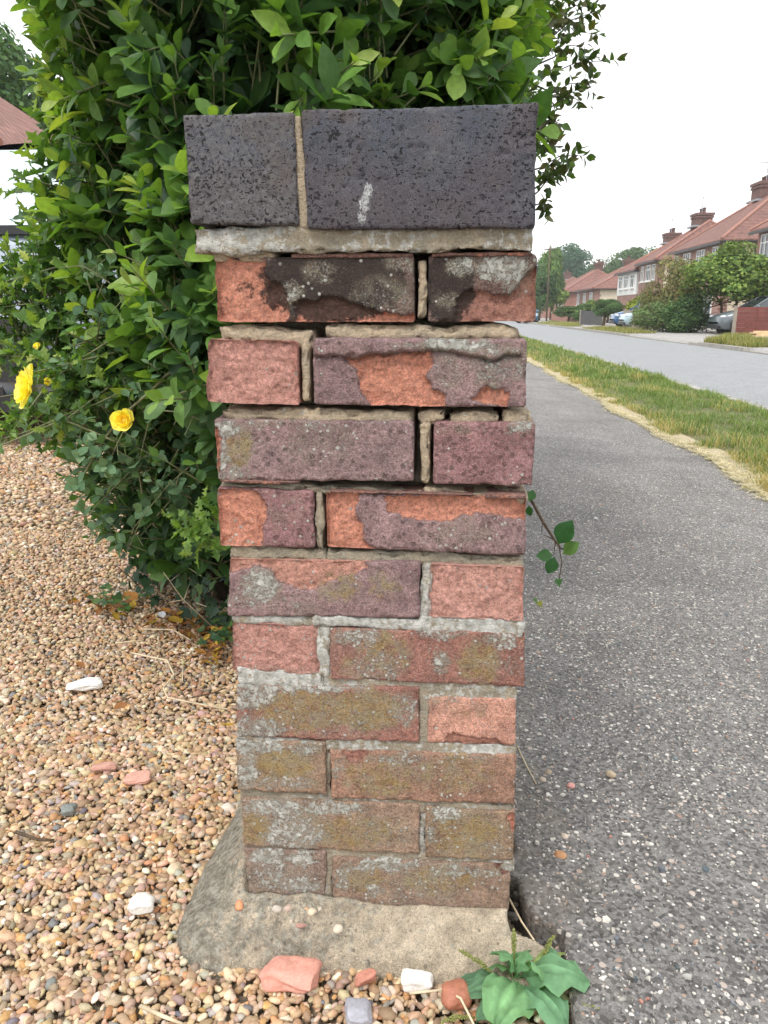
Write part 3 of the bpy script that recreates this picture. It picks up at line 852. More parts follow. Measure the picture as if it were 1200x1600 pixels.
def add_front_brick(b, i):
    pq = np.array([fp(*p, b['off']) for p in b['q']])          # (u, z) TL TR BR BL
    cu, cz = pq.mean(0)
    w_ = np.mean([pq[1, 0] - pq[0, 0], pq[2, 0] - pq[3, 0]])
    h_ = np.mean([pq[0, 1] - pq[3, 1], pq[1, 1] - pq[2, 1]])
    d_ = b['d']
    P, F, N, L = rough_block(w_, d_, h_, 0.0018, 0.0024, 0.0012, i + 1)
    s, t = L[:, 0] / w_ + .5, L[:, 2] / h_ + .5
    px = np.array(b['q'], float)
    def bil(A):
        return (A[3] * (1 - s)[:, None] + A[2] * s[:, None]) * (1 - t)[:, None] + (A[0] * (1 - s)[:, None] + A[1] * s[:, None]) * t[:, None]
    PX = bil(px)                                                # place in the face, in survey pixels
    jit = np.stack([fbm(L + i * 2.3, 90, 4, 3), fbm(L + i * 2.3 + 5, 90, 4, 8)], 1) * 8 + np.stack([fbm(L + i * 1.3, 330, 2, 23), fbm(L + i * 1.3 + 5, 330, 2, 28)], 1) * 4
    front = np.clip(-N[:, 1], 0, 1)
    side = (L[:, 1] > -d_ / 2 + 0.012)
    if b['sp'] == ALLSP:
        spd = np.full(len(P), 30.0)
    else:
        spd = np.full(len(P), -30.0)
        for pl in b['sp']:
            spd = np.maximum(spd, poly_sd(PX + jit, pl))
    sp = sstep(-2.5, 2.5, spd)
    spc = np.where(side, 0.3 + 0.4 * fbm(L + i, 40, 4, 2), sstep(-6, 5, spd))
    # broken faces sit back and are coarse; the old skin is flat with shallow dents
    dep = sp * (b['dep'] * (0.75 + 0.5 * fbm(L + i * 1.9, 28, 3, 15)) + 0.0017 * (1 - ridged(L + i * 1.7, 42, 5, 12)) + 0.0019 * fbm(L * [1, 1, 1.5] + i * 1.7, 150, 3, 14, .7))
    if b['sp'] == ALLSP:
        dep += 0.004 * fbm(L + i, 22, 3, 18)
    edge_rag = sp * 0.0035 * np.clip(1 - np.minimum.reduce([s, 1 - s]) * w_ / 0.012, 0, 1)
    dep += edge_rag
    if b.get('lip'):                                            # a lifted flake of the old face along the top
        yl = 553 + 16 * fbm(L * [1, 1, 0], 32, 4, 77, .6)
        lift = sstep(2, -3, PX[:, 1] - yl) * (PX[:, 0] < 815)
        crack = np.exp(-((PX[:, 1] - yl - 2) / 2.2) ** 2) * (PX[:, 0] < 815)
        dep += -0.005 * lift + 0.006 * crack
        sp = sp * (1 - lift)
        spc = spc * (1 - lift)
    P[:, 1] += front * dep
    C = bil(pq)
    out = P.copy()
    corr = bil(pq) - np.stack([L[:, 0] + cu, L[:, 2] + cz], 1)
    out[:, 0] += corr[:, 0]
    out[:, 2] += corr[:, 1]
    zc = {}
    skin = 1.2 * np.repeat(np.array(b['skin'])[None], len(P), 0) * (1 + 0.22 * fbm(L + i * 5, 22, 3, 33))[:, None]
    gy = fbm(L + i * 7, 14, 3, 44)[:, None]
    skin = skin * (1 - .35 * np.clip(gy, 0, 1)) + np.array((0.2, 0.18, 0.17)) * .35 * np.clip(gy, 0, 1)
    core = np.repeat(np.array(b['core'])[None], len(P), 0) * (1 + 0.16 * fbm(L + i * 3, 25, 3, 55))[:, None]
    li = blob(PX + jit * 1.6, b.get('li', []))
    li = np.where(side, 0.35, np.maximum(li, 0.12)) * (1 - 0.6 * sp)
    attrs = {'skin': skin, 'core': core, 'spall': spc, 'lichen': li, 'ochre': np.where(side, .1, blob(PX + jit, b.get('och', []))),
             'soot': np.where(side, 0.05, blob(PX + jit, b.get('soot', []))), 'pits': np.where(side, 0, b['pits'] * (1 - sp))}
    me = mesh_of('brick', out, F, M['brick'], attrs)
    o = link('brick', me, PILLAR, (cu, b['off'] + d_ / 2, cz))
    return o
for i, b in enumerate(BR):
    add_front_brick(b, i)

def plain_brick(u0, u1, v0, v1, z0, z1, seed, skin, li=.4, och=.3, name='brick'):
    P, F, N, L = rough_block(u1 - u0, v1 - v0, z1 - z0, 0.008, 0.003, 0.001, seed, False)
    n = len(P)
    f = fbm(L + seed, 30, 3, 2)
    at = {'skin': np.repeat(np.array(skin)[None], n, 0), 'core': np.repeat(np.array(ORNG)[None], n, 0), 'spall': .3 + .7 * f, 'lichen': np.full(n, li), 'ochre': np.full(n, och) + .3 * f, 'soot': np.full(n, .05), 'pits': np.full(n, .2)}
    return link(name, mesh_of(name, P, F, M['brick'], at), PILLAR, ((u0 + u1) / 2, (v0 + v1) / 2, (z0 + z1) / 2))
DEP = 0.33
A_ = 0.213
for c in range(10):
    z0, z1 = CZ[c]
    uu = [fp(*p)[0] for b in BR[2 * c:2 * c + 2] for p in b['q']]
    ul, ur = min(uu) + .002, max(uu) - .002
    sk = [PURP, RED, OCHR, PURR][c % 4]
    if c % 2 == 0:
        plain_brick(ul, ul + .102, .114, DEP, z0, z1, 50 + c, sk)
        plain_brick(ul + .114, ur, .226, DEP, z0, z1, 70 + c, sk)
    else:
        plain_brick(ur - .102, ur, .114, DEP, z0, z1, 50 + c, sk)
        plain_brick(ul, ur - .114, .226, DEP, z0, z1, 70 + c, sk)

# mortar: a core set back in the pillar, a bed under every course and an upright joint in each
def mortar(name, u0, u1, v0, v1, z0, z1, seed, li=.2, m='mortar', amp=.0016, res=.0026, r=.003, shape=None):
    P, F, N, L = rough_block(u1 - u0, v1 - v0, z1 - z0, res, min(r, (z1 - z0) * .35, (u1 - u0) * .35), amp, seed)
    if shape is not None:
        P = shape(P, L)
    lic = np.clip(li + .5 * fbm(L + seed * 3.7, 22, 3, 6), 0, 1.3)
    return link(name, mesh_of(name, P, F, M[m], {'lichen': lic}), PILLAR, ((u0 + u1) / 2, (v0 + v1) / 2, (z0 + z1) / 2))
ztop, zbot = CZ[0][1], CZ[9][0]
zm = CZ[4][1]
mortar('mortar_core', UL + .018, UR - .018, .022, DEP - .018, zbot - .01, zm, 3, .1, 'mortar_grey', res=.012)
mortar('mortar_core', UL + .05, UR - .05, .06, DEP - .05, zm, ztop + .01, 4, .1, 'mortar_grey', res=.012)
BEDS = [  # (left px, right px, top px, bottom px, setback, lichen, material, roundness)
 (343, 490, 512, 543, .004, .0, 'mortar', .007), (510, 812, 510, 534, .006, .0, 'mortar', .007),
 (345, 646, 641, 662, .005, .1, 'mortar', .006), (654, 694, 643, 663, .006, .0, 'mortar', .004), (702, 779, 645, 665, .005, .1, 'mortar', .005), (785, 831, 642, 665, .006, .3, 'mortar', .006),
 (345, 660, 760, 770, .008, .1, 'mortar_grey', .003), (662, 822, 768, 780, .007, .2, 'mortar', .003),
 (360, 510, 858, 879, .006, .1, 'mortar_grey', .004), (508, 820, 865, 886, .007, .2, 'mortar_grey', .004),
 (362, 495, 962, 977, .003, .7, 'mortar_grey', .002), (488, 660, 965, 983, .001, .95, 'mortar_grey', .002), (655, 820, 966, 993, .002, .8, 'mortar_grey', .002),
 (372, 505, 1048, 1075, .002, .95, 'mortar_grey', .002), (505, 808, 1060, 1093, .003, .5, 'mortar_grey', .002),
 (370, 508, 1152, 1163, .003, .8, 'mortar_grey', .002), (508, 806, 1158, 1182, .003, .65, 'mortar_grey', .002),
 (373, 515, 1236, 1257, .005, .35, 'mortar_grey', .003), (513, 804, 1248, 1272, .004, .5, 'mortar_grey', .002),
 (380, 655, 1322, 1342, .004, .35, 'mortar_grey', .002), (650, 802, 1338, 1355, .004, .6, 'mortar_grey', .002)]
for i, (x0, x1, y0, y1, off, li, m, r) in enumerate(BEDS):
    a, b2 = fp(x0, (y0 + y1) / 2, off), fp(x1, (y0 + y1) / 2, off)
    zt, zb = fp((x0 + x1) / 2, y0, off)[1], fp((x0 + x1) / 2, y1, off)[1]
    def shp(P, L, i=i, x0=x0, x1=x1, off=off, w_=b2[0] - a[0]):
        # follow the slight slope of the course and sag unevenly
        s = L[:, 0] / w_ + .5
        sl = {0: 0.0, 1: -.001}.get(i, -.0032)
        P[:, 2] += (s - .5) * sl * (1 if i > 5 else .2)
        P[:, 2] += (.0034 if i < 10 else .0016) * fbm(np.c_[L[:, :1], L[:, :1] * 0, L[:, :1] * 0] + i, 40, 3, 8)
        return P
    mortar('mortar_joint', a[0], b2[0], off, DEP - .012, zb, zt, 90 + i, li, m, r=r, shape=shp, amp=.0032 if i < 10 else .0018)
PERPS = [(651, 665, 406, 498, .003, 'mortar', .006, 0), (470, 485, 536, 628, -.001, 'mortar', .006, 0), (657, 671, 662, 757, .003, 'mortar', .006, 0), (495, 506, 769, 858, .004, 'mortar_grey', .004, .1),
 (655, 673, 880, 966, .003, 'mortar_grey', .002, .8), (498, 516, 978, 1058, .002, 'mortar_grey', .002, .95), (653, 671, 1078, 1164, .003, 'mortar_grey', .002, .3), (505, 518, 1166, 1250, .006, 'mortar_grey', .002, .3), (653, 667, 1260, 1342, .005, 'mortar_grey', .002, .8), (506, 520, 1334, 1414, .004, 'mortar_grey', .002, .3)]
for i, (x0, x1, y0, y1, off, m, r, li) in enumerate(PERPS):
    a, b2 = fp(x0, (y0 + y1) / 2, off), fp(x1, (y0 + y1) / 2, off)
    zt, zb = fp((x0 + x1) / 2, y0, off)[1], fp((x0 + x1) / 2, y1, off)[1]
    def shp(P, L, i=i):
        P[:, 0] += .0022 * fbm(np.c_[L[:, 2:] * 0, L[:, 2:] * 0, L[:, 2:]] + i * 3, 45, 3, 4)
        return P
    mortar('mortar_joint', a[0], b2[0], off, .1, zb, zt, 140 + i, li, m, r=r, shape=shp, amp=.0024)
# thin flakes of old face left in the upper joints
for i, (x0, x1, y0, y1, z_, dz) in enumerate([(455, 645, 396, 403, 0, 0), (675, 835, 394, 401, 0, 0), (515, 740, 766, 774, 0, 0), (758, 822, 770, 780, 0, 0), (345, 470, 748, 756, 0, 0), (375, 440, 750, 757, 0, 0)]):
    a, b2 = fp(x0, y0, .001), fp(x1, y1, .001)
    plain_brick(a[0], b2[0], .001 - .003, .04, b2[1], a[1], 200 + i, (0.2, 0.11, 0.09), .1, 0, 'brick_flake')

# capping: two dark bricks on edge (and two behind), bedded on a proud strip of mortar
def cap_brick(q, off, d_, seed):
    pq = np.array([fp(*p, off) for p in q])
    cu, cz = pq.mean(0)
    w_ = np.mean([pq[1, 0] - pq[0, 0], pq[2, 0] - pq[3, 0]])
    h_ = np.mean([pq[0, 1] - pq[3, 1], pq[1, 1] - pq[2, 1]])
    P, F, N, L = rough_block(w_, d_, h_, 0.0024, 0.002, 0.0011, seed)
    s, t = L[:, 0] / w_ + .5, L[:, 2] / h_ + .5
    def bil(A):
        A = np.array(A, float)
        return (A[3] * (1 - s)[:, None] + A[2] * s[:, None]) * (1 - t)[:, None] + (A[0] * (1 - s)[:, None] + A[1] * s[:, None]) * t[:, None]
    PX = bil(q)
    corr = bil(pq) - np.stack([L[:, 0] + cu, L[:, 2] + cz], 1)
    P[:, 0] += corr[:, 0]
    P[:, 2] += corr[:, 1]
    # pocks drawn out along the brick
    pk = np.clip(fbm(L * [1, 1, 2.0] + seed, 130, 3, 66) - .3, 0, .3) * .009
    P -= N * pk[:, None]
    ch = blob(PX, [(577, 296, 9, 14, .95), (571, 318, 11, 18, .95), (567, 338, 9, 14, .9)])
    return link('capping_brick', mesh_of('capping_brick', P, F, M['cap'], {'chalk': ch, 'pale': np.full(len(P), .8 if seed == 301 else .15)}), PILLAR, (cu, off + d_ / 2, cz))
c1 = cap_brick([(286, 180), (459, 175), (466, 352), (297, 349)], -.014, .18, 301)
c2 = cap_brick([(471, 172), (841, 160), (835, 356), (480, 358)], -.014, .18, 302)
cap_top, cap_bot = fp(560, 172, -.014)[1], fp(560, 355, -.014)[1]
ul, ur = fp(292, 260, -.014)[0], fp(838, 260, -.014)[0]
for (a, b2, sd_) in ((ul, ul + .222, 303), (ul + .232, ur, 304)):
    P, F, N, L = rough_block(b2 - a, .17, cap_top - cap_bot - .004, .008, .004, .001, sd_, False)
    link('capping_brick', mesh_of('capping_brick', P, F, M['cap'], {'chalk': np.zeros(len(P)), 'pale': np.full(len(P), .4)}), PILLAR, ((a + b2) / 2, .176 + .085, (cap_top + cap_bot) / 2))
a, b2 = fp(459, 265, -.010), fp(477, 265, -.010)
def shp_cap(P, L):
    P[:, 0] += -L[:, 2] * .055 + .0016 * fbm(np.c_[L[:, 2:] * 0, L[:, 2:] * 0, L[:, 2:]], 30, 3, 4)
    return P
mortar('mortar_joint', a[0], b2[0], -.010, .165, cap_bot, cap_top - .002, 310, .0, 'mortar', shape=shp_cap, r=.002)
a, b2 = fp(303, 375, -.006), fp(834, 375, -.006)
zt, zb = fp(560, 353, -.006)[1], fp(560, 394, -.006)[1]
def shp_bed(P, L):
    fr = np.clip((.02 - (L[:, 1] - L[:, 1].min())) / .02, 0, 1)
    P[:, 1] += fr * .0035 * fbm(L, 45, 4, 11, .6)
    P[:, 2] += .0022 * fbm(np.c_[L[:, :1], L[:, :1] * 0, L[:, :1] * 0], 28, 4, 8)
    return P
mortar('mortar_joint', a[0], b2[0], -.006, DEP, zb, zt, 320, .6, 'mortar_grey', r=.0016, shape=shp_bed, amp=.0036)
a, b2 = fp(334, 402, .002), fp(430, 402, .002)
mortar('mortar_joint', a[0], b2[0], .002, .1, fp(380, 409, .002)[1], fp(380, 392, .002)[1], 321, .0, 'mortar', r=.005)

# concrete footing, splayed round the base
def footing():
    us = np.linspace(UL - .15, UR + .14, 150)
    vs = np.concatenate([np.linspace(-.13, .02, 80), np.linspace(.024, .47, 80)])
    U, Vv = np.meshgrid(us, vs, indexing='ij')
    U, Vv = U.ravel(), Vv.ravel()
    bz = fp(580, 1412)[1]
    dl, dr = np.clip(UL - U, 0, 9), np.clip(U - UR, 0, 9)
    df, db = np.clip(-Vv, 0, 9), np.clip(Vv - DEP, 0, 9)
    n1 = fbm(np.c_[U, Vv, U * 0], 9, 4, 61)
    d = np.sqrt(dl ** 2 + df ** 2 + db ** 2 + (.75 * dr) ** 2)
    toe = .066 + .012 * n1 + .018 * np.clip(dl / .05, 0, 1)
    z = bz + .006 - (bz + .004) * (d / toe) ** 1.25
    z += .045 * np.clip(dl / .004, 0, 1) * np.exp(-dl / .03) * sstep(-.01, .05, Vv)
    z = np.where((dr > 0) & (Vv > -.012 - .35 * dr + .006 * n1), -.03, z)
    z = np.where(dr > 0, np.minimum(z, .036 - .35 * dr), z)
    z = np.where(d < 1e-6, bz - .004, z)
    z = np.where(d > toe, -.02 - (d - toe) * 2.0, z)
    z += .003 * fbm(np.c_[U, Vv, U * 0], 55, 5, 62, .6) + .008 * n1 * (d > 1e-6) + .004 * np.clip(fbm(np.c_[U, Vv, U * 0], 22, 3, 64), -.3, 1) * (d > 1e-6)
    moss = np.clip(.95 * sstep(.0, .05, dl) + .75 * sstep(.035, .07, df) * sstep(.1, -.1, U - UL) + .25 * n1, 0, 1)
    moss = np.maximum(moss, .62 * sstep(.12, -.12, U - UC + .04 * n1) + .1)
    moss = np.maximum(moss, .4 * sstep(-.05, -.1, U) * (df < .05) * (df > 0))
    Xw, Yw = P0[0] + U * PU[0] + Vv * PN[0], P0[1] + U * PU[1] + Vv * PN[1]
    z = np.where(Xw > pav_left(Yw) - .007, -.07, z)
    P = np.c_[U, Vv, np.maximum(z, -.08)]
    n = len(vs)
    i, j = np.meshgrid(np.arange(len(us) - 1), np.arange(n - 1), indexing='ij')
    q = (i * n + j).ravel()
    F = np.stack([q, q + n, q + n + 1, q + 1], 1)
    inside = (U > UL + .03) & (U < UR - .03) & (Vv > .03) & (Vv < DEP - .03)
    F = F[~inside[F].all(1)]
    link('concrete_footing', mesh_of('concrete_footing', P, F, M['concrete'], {'moss': moss}), PILLAR)
footing()

# ------------------------------------------------------------------ gravel
GRAVEL = kind(link('gravel_drive', mesh_of('gravel_drive', [[-14, -3, -.012], [.02, -3, -.012], [.02, .5, -.012], [-.1, 1.2, -.012], [-.3, 4.5, -.012], [-.3, 14, -.012], [-14, 14, -.012]], [[0, 1, 2, 3, 4, 5, 6]], M['gravel_bed'])), 'structure')
kind(link('gravel_bed', mesh_of('gravel_bed', [[.02, -3, -.014], [.3, -3, -.014], [.3, .76, -.014], [.02, .76, -.014]], [[0, 1, 2, 3]], M['gravel_bed'])), 'structure')
PAL = np.array([(0.47, 0.34, 0.22), (0.56, 0.44, 0.3), (0.39, 0.27, 0.175), (0.63, 0.54, 0.42), (0.45, 0.26, 0.13), (0.31, 0.25, 0.2), (0.36, 0.345, 0.32), (0.72, 0.67, 0.59), (0.17, 0.175, 0.19), (0.52, 0.38, 0.31), (0.55, 0.35, 0.16)])
PW = np.array([.25, .2, .17, .1, .06, .07, .04, .03, .012, .06, .03])
def scatter(x0, x1, y0, y1, sp, hole=None):
    nx, ny = int((x1 - x0) / sp), int((y1 - y0) / sp)
    X, Y = np.meshgrid(np.arange(nx) * sp + x0, np.arange(ny) * sp + y0, indexing='ij')
    P = np.stack([X.ravel(), Y.ravel()], 1) + (rng.random((nx * ny, 2)) - .5) * sp * 1.15
    return P
def in_gravel(P):
    lim = np.where(P[:, 1] < .8, pav_left(P[:, 1]) - .008, -0.13 - .02 * (P[:, 1] - .8))
    q = np.stack([(P - P0[:2]) @ PU[:2], (P - P0[:2]) @ PN[:2]], 1)
    inp = (q[:, 0] > UL - .035) & (q[:, 0] < UR + .035) & (q[:, 1] > -.032) & (q[:, 1] < DEP + .05)
    return (P[:, 0] < lim) & ~inp
def pebbles(P, size, level, zj, flat=.66):
    n = len(P)
    V, F = ico(level)
    s = size * np.exp(rng.normal(0, .24, n)).clip(.6, 1.9)
    D = np.c_[rng.normal(size=(n, 2)), rng.normal(0, .28, n)]
    N = np.c_[rng.normal(0, .35, (n, 2)), np.ones(n)]
    Rm = frames(D / np.linalg.norm(D, axis=1)[:, None], N)
    el = np.stack([rng.uniform(.6, .95, n), rng.uniform(1.0, 1.42, n), rng.uniform(flat - .16, flat + .12, n)], 1)
    W = V[None] * el[:, None] * s[:, None, None]
    ph = rng.random((n, 3)) * 50
    W = W * (1 + .34 * vnoise((V[None] * 1.35 + ph[:, None]).reshape(-1, 3), 3).reshape(n, -1, 1))
    W = np.einsum('mij,mnj->mni', Rm, W)
    T = np.c_[P, -.006 + size * .35 + rng.random(n) * zj]
    ci = rng.choice(len(PAL), n, p=PW / PW.sum())
    tint = PAL[ci] * np.array([1.0, .94, .88]) * rng.uniform(.72, 1.2, (n, 1)) * (1 + .05 * rng.normal(size=(n, 3)))
    return W, T, F, tint
near = scatter(-1.35, .3, .45, 1.3, .0083)
near = near[in_gravel(near)]
near2 = scatter(-1.35, .3, .45, 1.3, .0128)
near2 = near2[in_gravel(near2)]
mid_ = np.concatenate([scatter(-1.75, 0, 1.3, 1.8, .0086), scatter(-1.75, 0, 1.8, 2.6, .0112)])
mid_ = mid_[in_gravel(mid_)]
far_ = scatter(-4.2, -.2, 2.6, 6.2, .0195)
far_ = far_[in_gravel(far_) & (far_[:, 0] < -.55)]
mid_ = mid_[(mid_[:, 0] < -.1)]
wide = np.concatenate([scatter(-4.2, -1.35, -.6, 2.6, .0185), scatter(-1.35, .3, -.6, .45, .0165), scatter(-1.9, -1.75, 1.3, 2.6, .016)])
wide = wide[in_gravel(wide)]
behind = scatter(-4.2, -.6, 6.2, 9.5, .034)
def stuff_pebbles(sets):
    VV, FF, CC, o = [], [], [], 0
    for W, T, F, tint in sets:
        P = (W + T[:, None])
        m, n = P.shape[:2]
        VV.append(P.reshape(-1, 3))
        FF.append((F[None] + (np.arange(m) * n)[:, None, None]).reshape(-1, 3) + o)
        CC.append(np.repeat(tint, n, 0))
        o += m * n
    return mesh_of('pebble', np.concatenate(VV), np.concatenate(FF), M['pebble'], {'tint': np.concatenate(CC)})
# the 300 that show largest are separate stones, the rest one part
big = pebbles(near, .0047, 1, .005, .6)
px_, py_, dz_ = project(big[1])
score = np.where((px_ > 5) & (px_ < 900) & (py_ > 1100) & (py_ < 1595), np.linalg.norm(big[0][:, :12], axis=2).max(1) / dz_, 0) + big[1][:, 2] * 0.35
top = np.argsort(-score)[:290]
msk = np.ones(len(near), bool)
msk[top] = False
for i in top:
    me = mesh_of('pebble', big[0][i], big[2], M['pebble'], {'tint': np.repeat(big[3][i][None], len(big[0][i]), 0)})
    link('pebble', me, GRAVEL, tuple(big[1][i]))
sets = [(big[0][msk], big[1][msk], big[2], big[3][msk]), pebbles(near2, .0066, 0, .0035), pebbles(mid_[mid_[:, 1] < 1.8], .0049, 0, .005, .6), pebbles(mid_[mid_[:, 1] > 1.8], .0060, 0, .006), pebbles(mid_[::3], .0068, 0, .002), pebbles(far_, .0095, 0, .006), pebbles(wide, .009, 0, .006), pebbles(behind, .016, 0, .006)]
print('pebbles', [len(s_[1]) for s_ in sets])
kind(link('pebble', stuff_pebbles(sets), GRAVEL), 'stuff')
# ------------------------------------------------------------------ leaves
def leaf_tmpl(out, L, W, fold=.25, curl=.25, wave=0.0):
    """a leaf along +y from the origin: outline [(t, half width)], folded along the midrib and curled at the tip"""
    n = len(out)
    V = []
    for t, h in out:
        z = -curl * L * t * t * .6
        lift = fold * h * W
        y = t * L
        V += [[-h * W, y, z + lift + wave * W * math.sin(t * 21)], [0, y, z], [h * W, y, z + lift - wave * W * math.sin(t * 19)]]
    F = []
    for i in range(n - 1):
        a, b = 3 * i, 3 * i + 3
        for c in (0, 1):
            F += [(a + c, a + c + 1, b + c + 1), (a + c, b + c + 1, b + c)]
    return np.array(V), np.array(F)
OBOV = [(0, .03), (.14, .06), (.34, .3), (.55, .46), (.73, .5), (.88, .34), (1, .02)]
ELLI = [(0, .02), (.12, .16), (.3, .42), (.5, .5), (.7, .42), (.88, .2), (1, .01)]
LANC = [(0, .02), (.15, .3), (.35, .5), (.6, .38), (.82, .18), (1, .01)]
HOLL = [(0, .04), (.1, .2), (.17, .5), (.24, .26), (.34, .3), (.42, .6), (.5, .3), (.6, .28), (.67, .55), (.74, .24), (.86, .14), (1, .01)]
def ivy_tmpl(s):
    an = [-90, -60, -28, -5, 22, 50, 68, 90]
    r = [.25, .62, .5, .85, .48, .62, .62, 1.1]
    half = [(r[i] * math.cos(rad(a)), r[i] * math.sin(rad(a)) + .3) for i, a in enumerate(an)]
    P = [(x, y) for x, y in half] + [(-x, y) for x, y in half[::-1][1:-1]]
    V = [[0, .35, 0]] + [[x, y, .1 * abs(x) - .12 * max(0, y - .5)] for x, y in P]
    n = len(P)
    F = [(0, 1 + i, 1 + (i + 1) % n) for i in range(n)]
    return np.array(V) * s, np.array(F)
class Plant:
    def __init__(s, root, tmpls, pal, m, name='leaf'):
        s.root, s.tm, s.pal, s.m, s.name = root, tmpls, np.array(pal, float), m, name
        s.P, s.D, s.N, s.S, s.K, s.C = [], [], [], [], [], []
    def add(s, p, d, n, sc, k, c):
        s.P.append(p); s.D.append(d); s.N.append(n); s.S.append(sc); s.K.append(k); s.C.append(c)
    def build(s, n_ind, box=(0, 1200, 0, 1600), skip=None):
        P, D, N, Sc = np.array(s.P), np.array(s.D), np.array(s.N), np.array(s.S)
        K, C = np.array(s.K), np.array(s.C)
        Rm = frames(D / np.linalg.norm(D, axis=1)[:, None], N)
        x, y, z = project(P)
        vis = (x > box[0]) & (x < box[1]) & (y > box[2]) & (y < box[3])
        if skip is not None:
            vis &= ~skip(x, y)
        facing = np.abs(np.einsum('ij,ij->i', Rm[:, :, 2], (CAM - P) / np.linalg.norm(CAM - P, axis=1)[:, None]))
        # how far each leaf stands out in front of its neighbours
        cell = (np.floor(x / 36) * 1000 + np.floor(y / 36)).astype(int)
        front = np.full(len(P), False)
        o = np.lexsort((z, cell))
        cnt = {}
        for i in o:
            c = cell[i]
            cnt[c] = cnt.get(c, 0) + 1
            front[i] = cnt[c] <= 3
        score = np.where(vis & front, Sc * (.35 + facing) / z, 0)
        idx = np.argsort(-score)[:n_ind]
        idx = idx[score[idx] > 0]
        rest = np.ones(len(P), bool)
        rest[idx] = False
        cache = {}
        off = np.array(s.root.location)
        for i in idx:
            key = (K[i], C[i])
            if key not in cache:
                V, F = s.tm[K[i]]
                cache[key] = mesh_of(s.name, V, F, s.m, {'tint': np.repeat(s.pal[C[i]][None], len(V), 0)})
            mt = Matrix(np.block([[Rm[i] * Sc[i], (P[i] - off)[:, None]], [np.zeros((1, 3)), np.ones((1, 1))]]).tolist())
            link(s.name, cache[key], s.root, mtx=mt)
        VV, FF, CC, b = [], [], [], 0
        for k_ in range(len(s.tm)):
            q = np.where(rest & (K == k_))[0]
            if not len(q):
                continue
            tint = s.pal[C[q]] * rng.uniform(.8, 1.2, (len(q), 1))
            V, F, c = join_inst(s.tm[k_], Rm[q], P[q] - off, Sc[q], tint)
            VV.append(V); FF.append(F + b); CC.append(c)
            b += len(V)
        if VV:
            kind(link('foliage', mesh_of('foliage', np.concatenate(VV), np.concatenate(FF), s.m, {'tint': np.concatenate(CC)}), s.root), 'stuff')
def unit(v):
    v = np.asarray(v, float)
    return v / (np.linalg.norm(v) + 1e-9)
def se_surface(c, r, n, p=3.0):
    d = rng.normal(size=(n, 3))
    q = d / (np.sum(np.abs(d) ** p, 1) ** (1 / p))[:, None]
    N = np.sign(q) * np.abs(q) ** (p - 1) / r
    return q * r + c, N / np.linalg.norm(N, axis=1)[:, None]
def inside_any(P, bodies, sh=1.0, p=3.0):
    m = np.zeros(len(P), bool)
    for c, r in bodies:
        m |= np.sum(np.abs((P - c) / (r * sh)) ** p, 1) < 1
    return m
def sprig(pl, base, d, length, nl, size, shapes, pal_old, pal_new, spread=.9, twigs=None, droop=0.0, r0=.0016):
    d = unit(d)
    a = unit(np.cross(d, [0.3, 0.2, 1.0]))
    b = np.cross(d, a)
    end = base + d * length
    if twigs is not None:
        midp = (base + end) / 2 + a * length * random.uniform(-.06, .06)
        twigs.tube([base - d * .04, midp, end], [r0 * 1.3, r0, r0 * .6], 4, False)
    ph = random.uniform(0, 6.28)
    for i in range(nl):
        t = (i + .6) / nl
        an = ph + i * 2.4
        rd = a * math.cos(an) + b * math.sin(an)
        up = .55 + .9 * t ** 3
        D = unit(rd * spread * (1.1 - .6 * t ** 2) + d * up + np.array([0, 0, -droop]) + rng.normal(0, .12, 3))
        N = unit(d * .9 - rd * .35 + np.array([0, 0, .55]) + rng.normal(0, .22, 3))
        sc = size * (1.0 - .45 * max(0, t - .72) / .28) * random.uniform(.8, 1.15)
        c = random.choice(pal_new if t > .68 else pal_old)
        pl.add(base + d * length * t, D, N, sc, random.choice(shapes), c)

PILLAR_PX = lambda x, y: (x > 345) & (x < 830) & (y > 165)
# ---------------- the broad-leaved hedge behind the pillar
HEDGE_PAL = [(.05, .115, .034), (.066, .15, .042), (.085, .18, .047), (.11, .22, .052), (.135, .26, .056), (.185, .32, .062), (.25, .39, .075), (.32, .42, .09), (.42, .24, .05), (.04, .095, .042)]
HEDGE = thing('evergreen_hedge', 'tall broad-leaved evergreen hedge rising directly behind the brick gatepost', 'hedge', (-.36, 2.0, 0))
hb = [(np.array([-.33, 1.95, 1.55]), np.array([.48, .66, .64])), (np.array([-.44, 2.0, .95]), np.array([.42, .52, .5])), (np.array([-.46, 2.15, .42]), np.array([.36, .4, .46])), (np.array([-.38, 3.0, 1.1]), np.array([.42, .9, 1.0])), (np.array([-.33, 1.62, .85]), np.array([.27, .32, .45]))]
tm_h = [leaf_tmpl(OBOV, 1, .56, .22, .2), leaf_tmpl(OBOV, 1, .48, .35, .35), leaf_tmpl(ELLI, 1, .54, .28, .15, .02), leaf_tmpl(ELLI, 1, .44, .35, .3, .02)]
hp = Plant(HEDGE, tm_h, HEDGE_PAL, M['leaf'])
tw = MB()
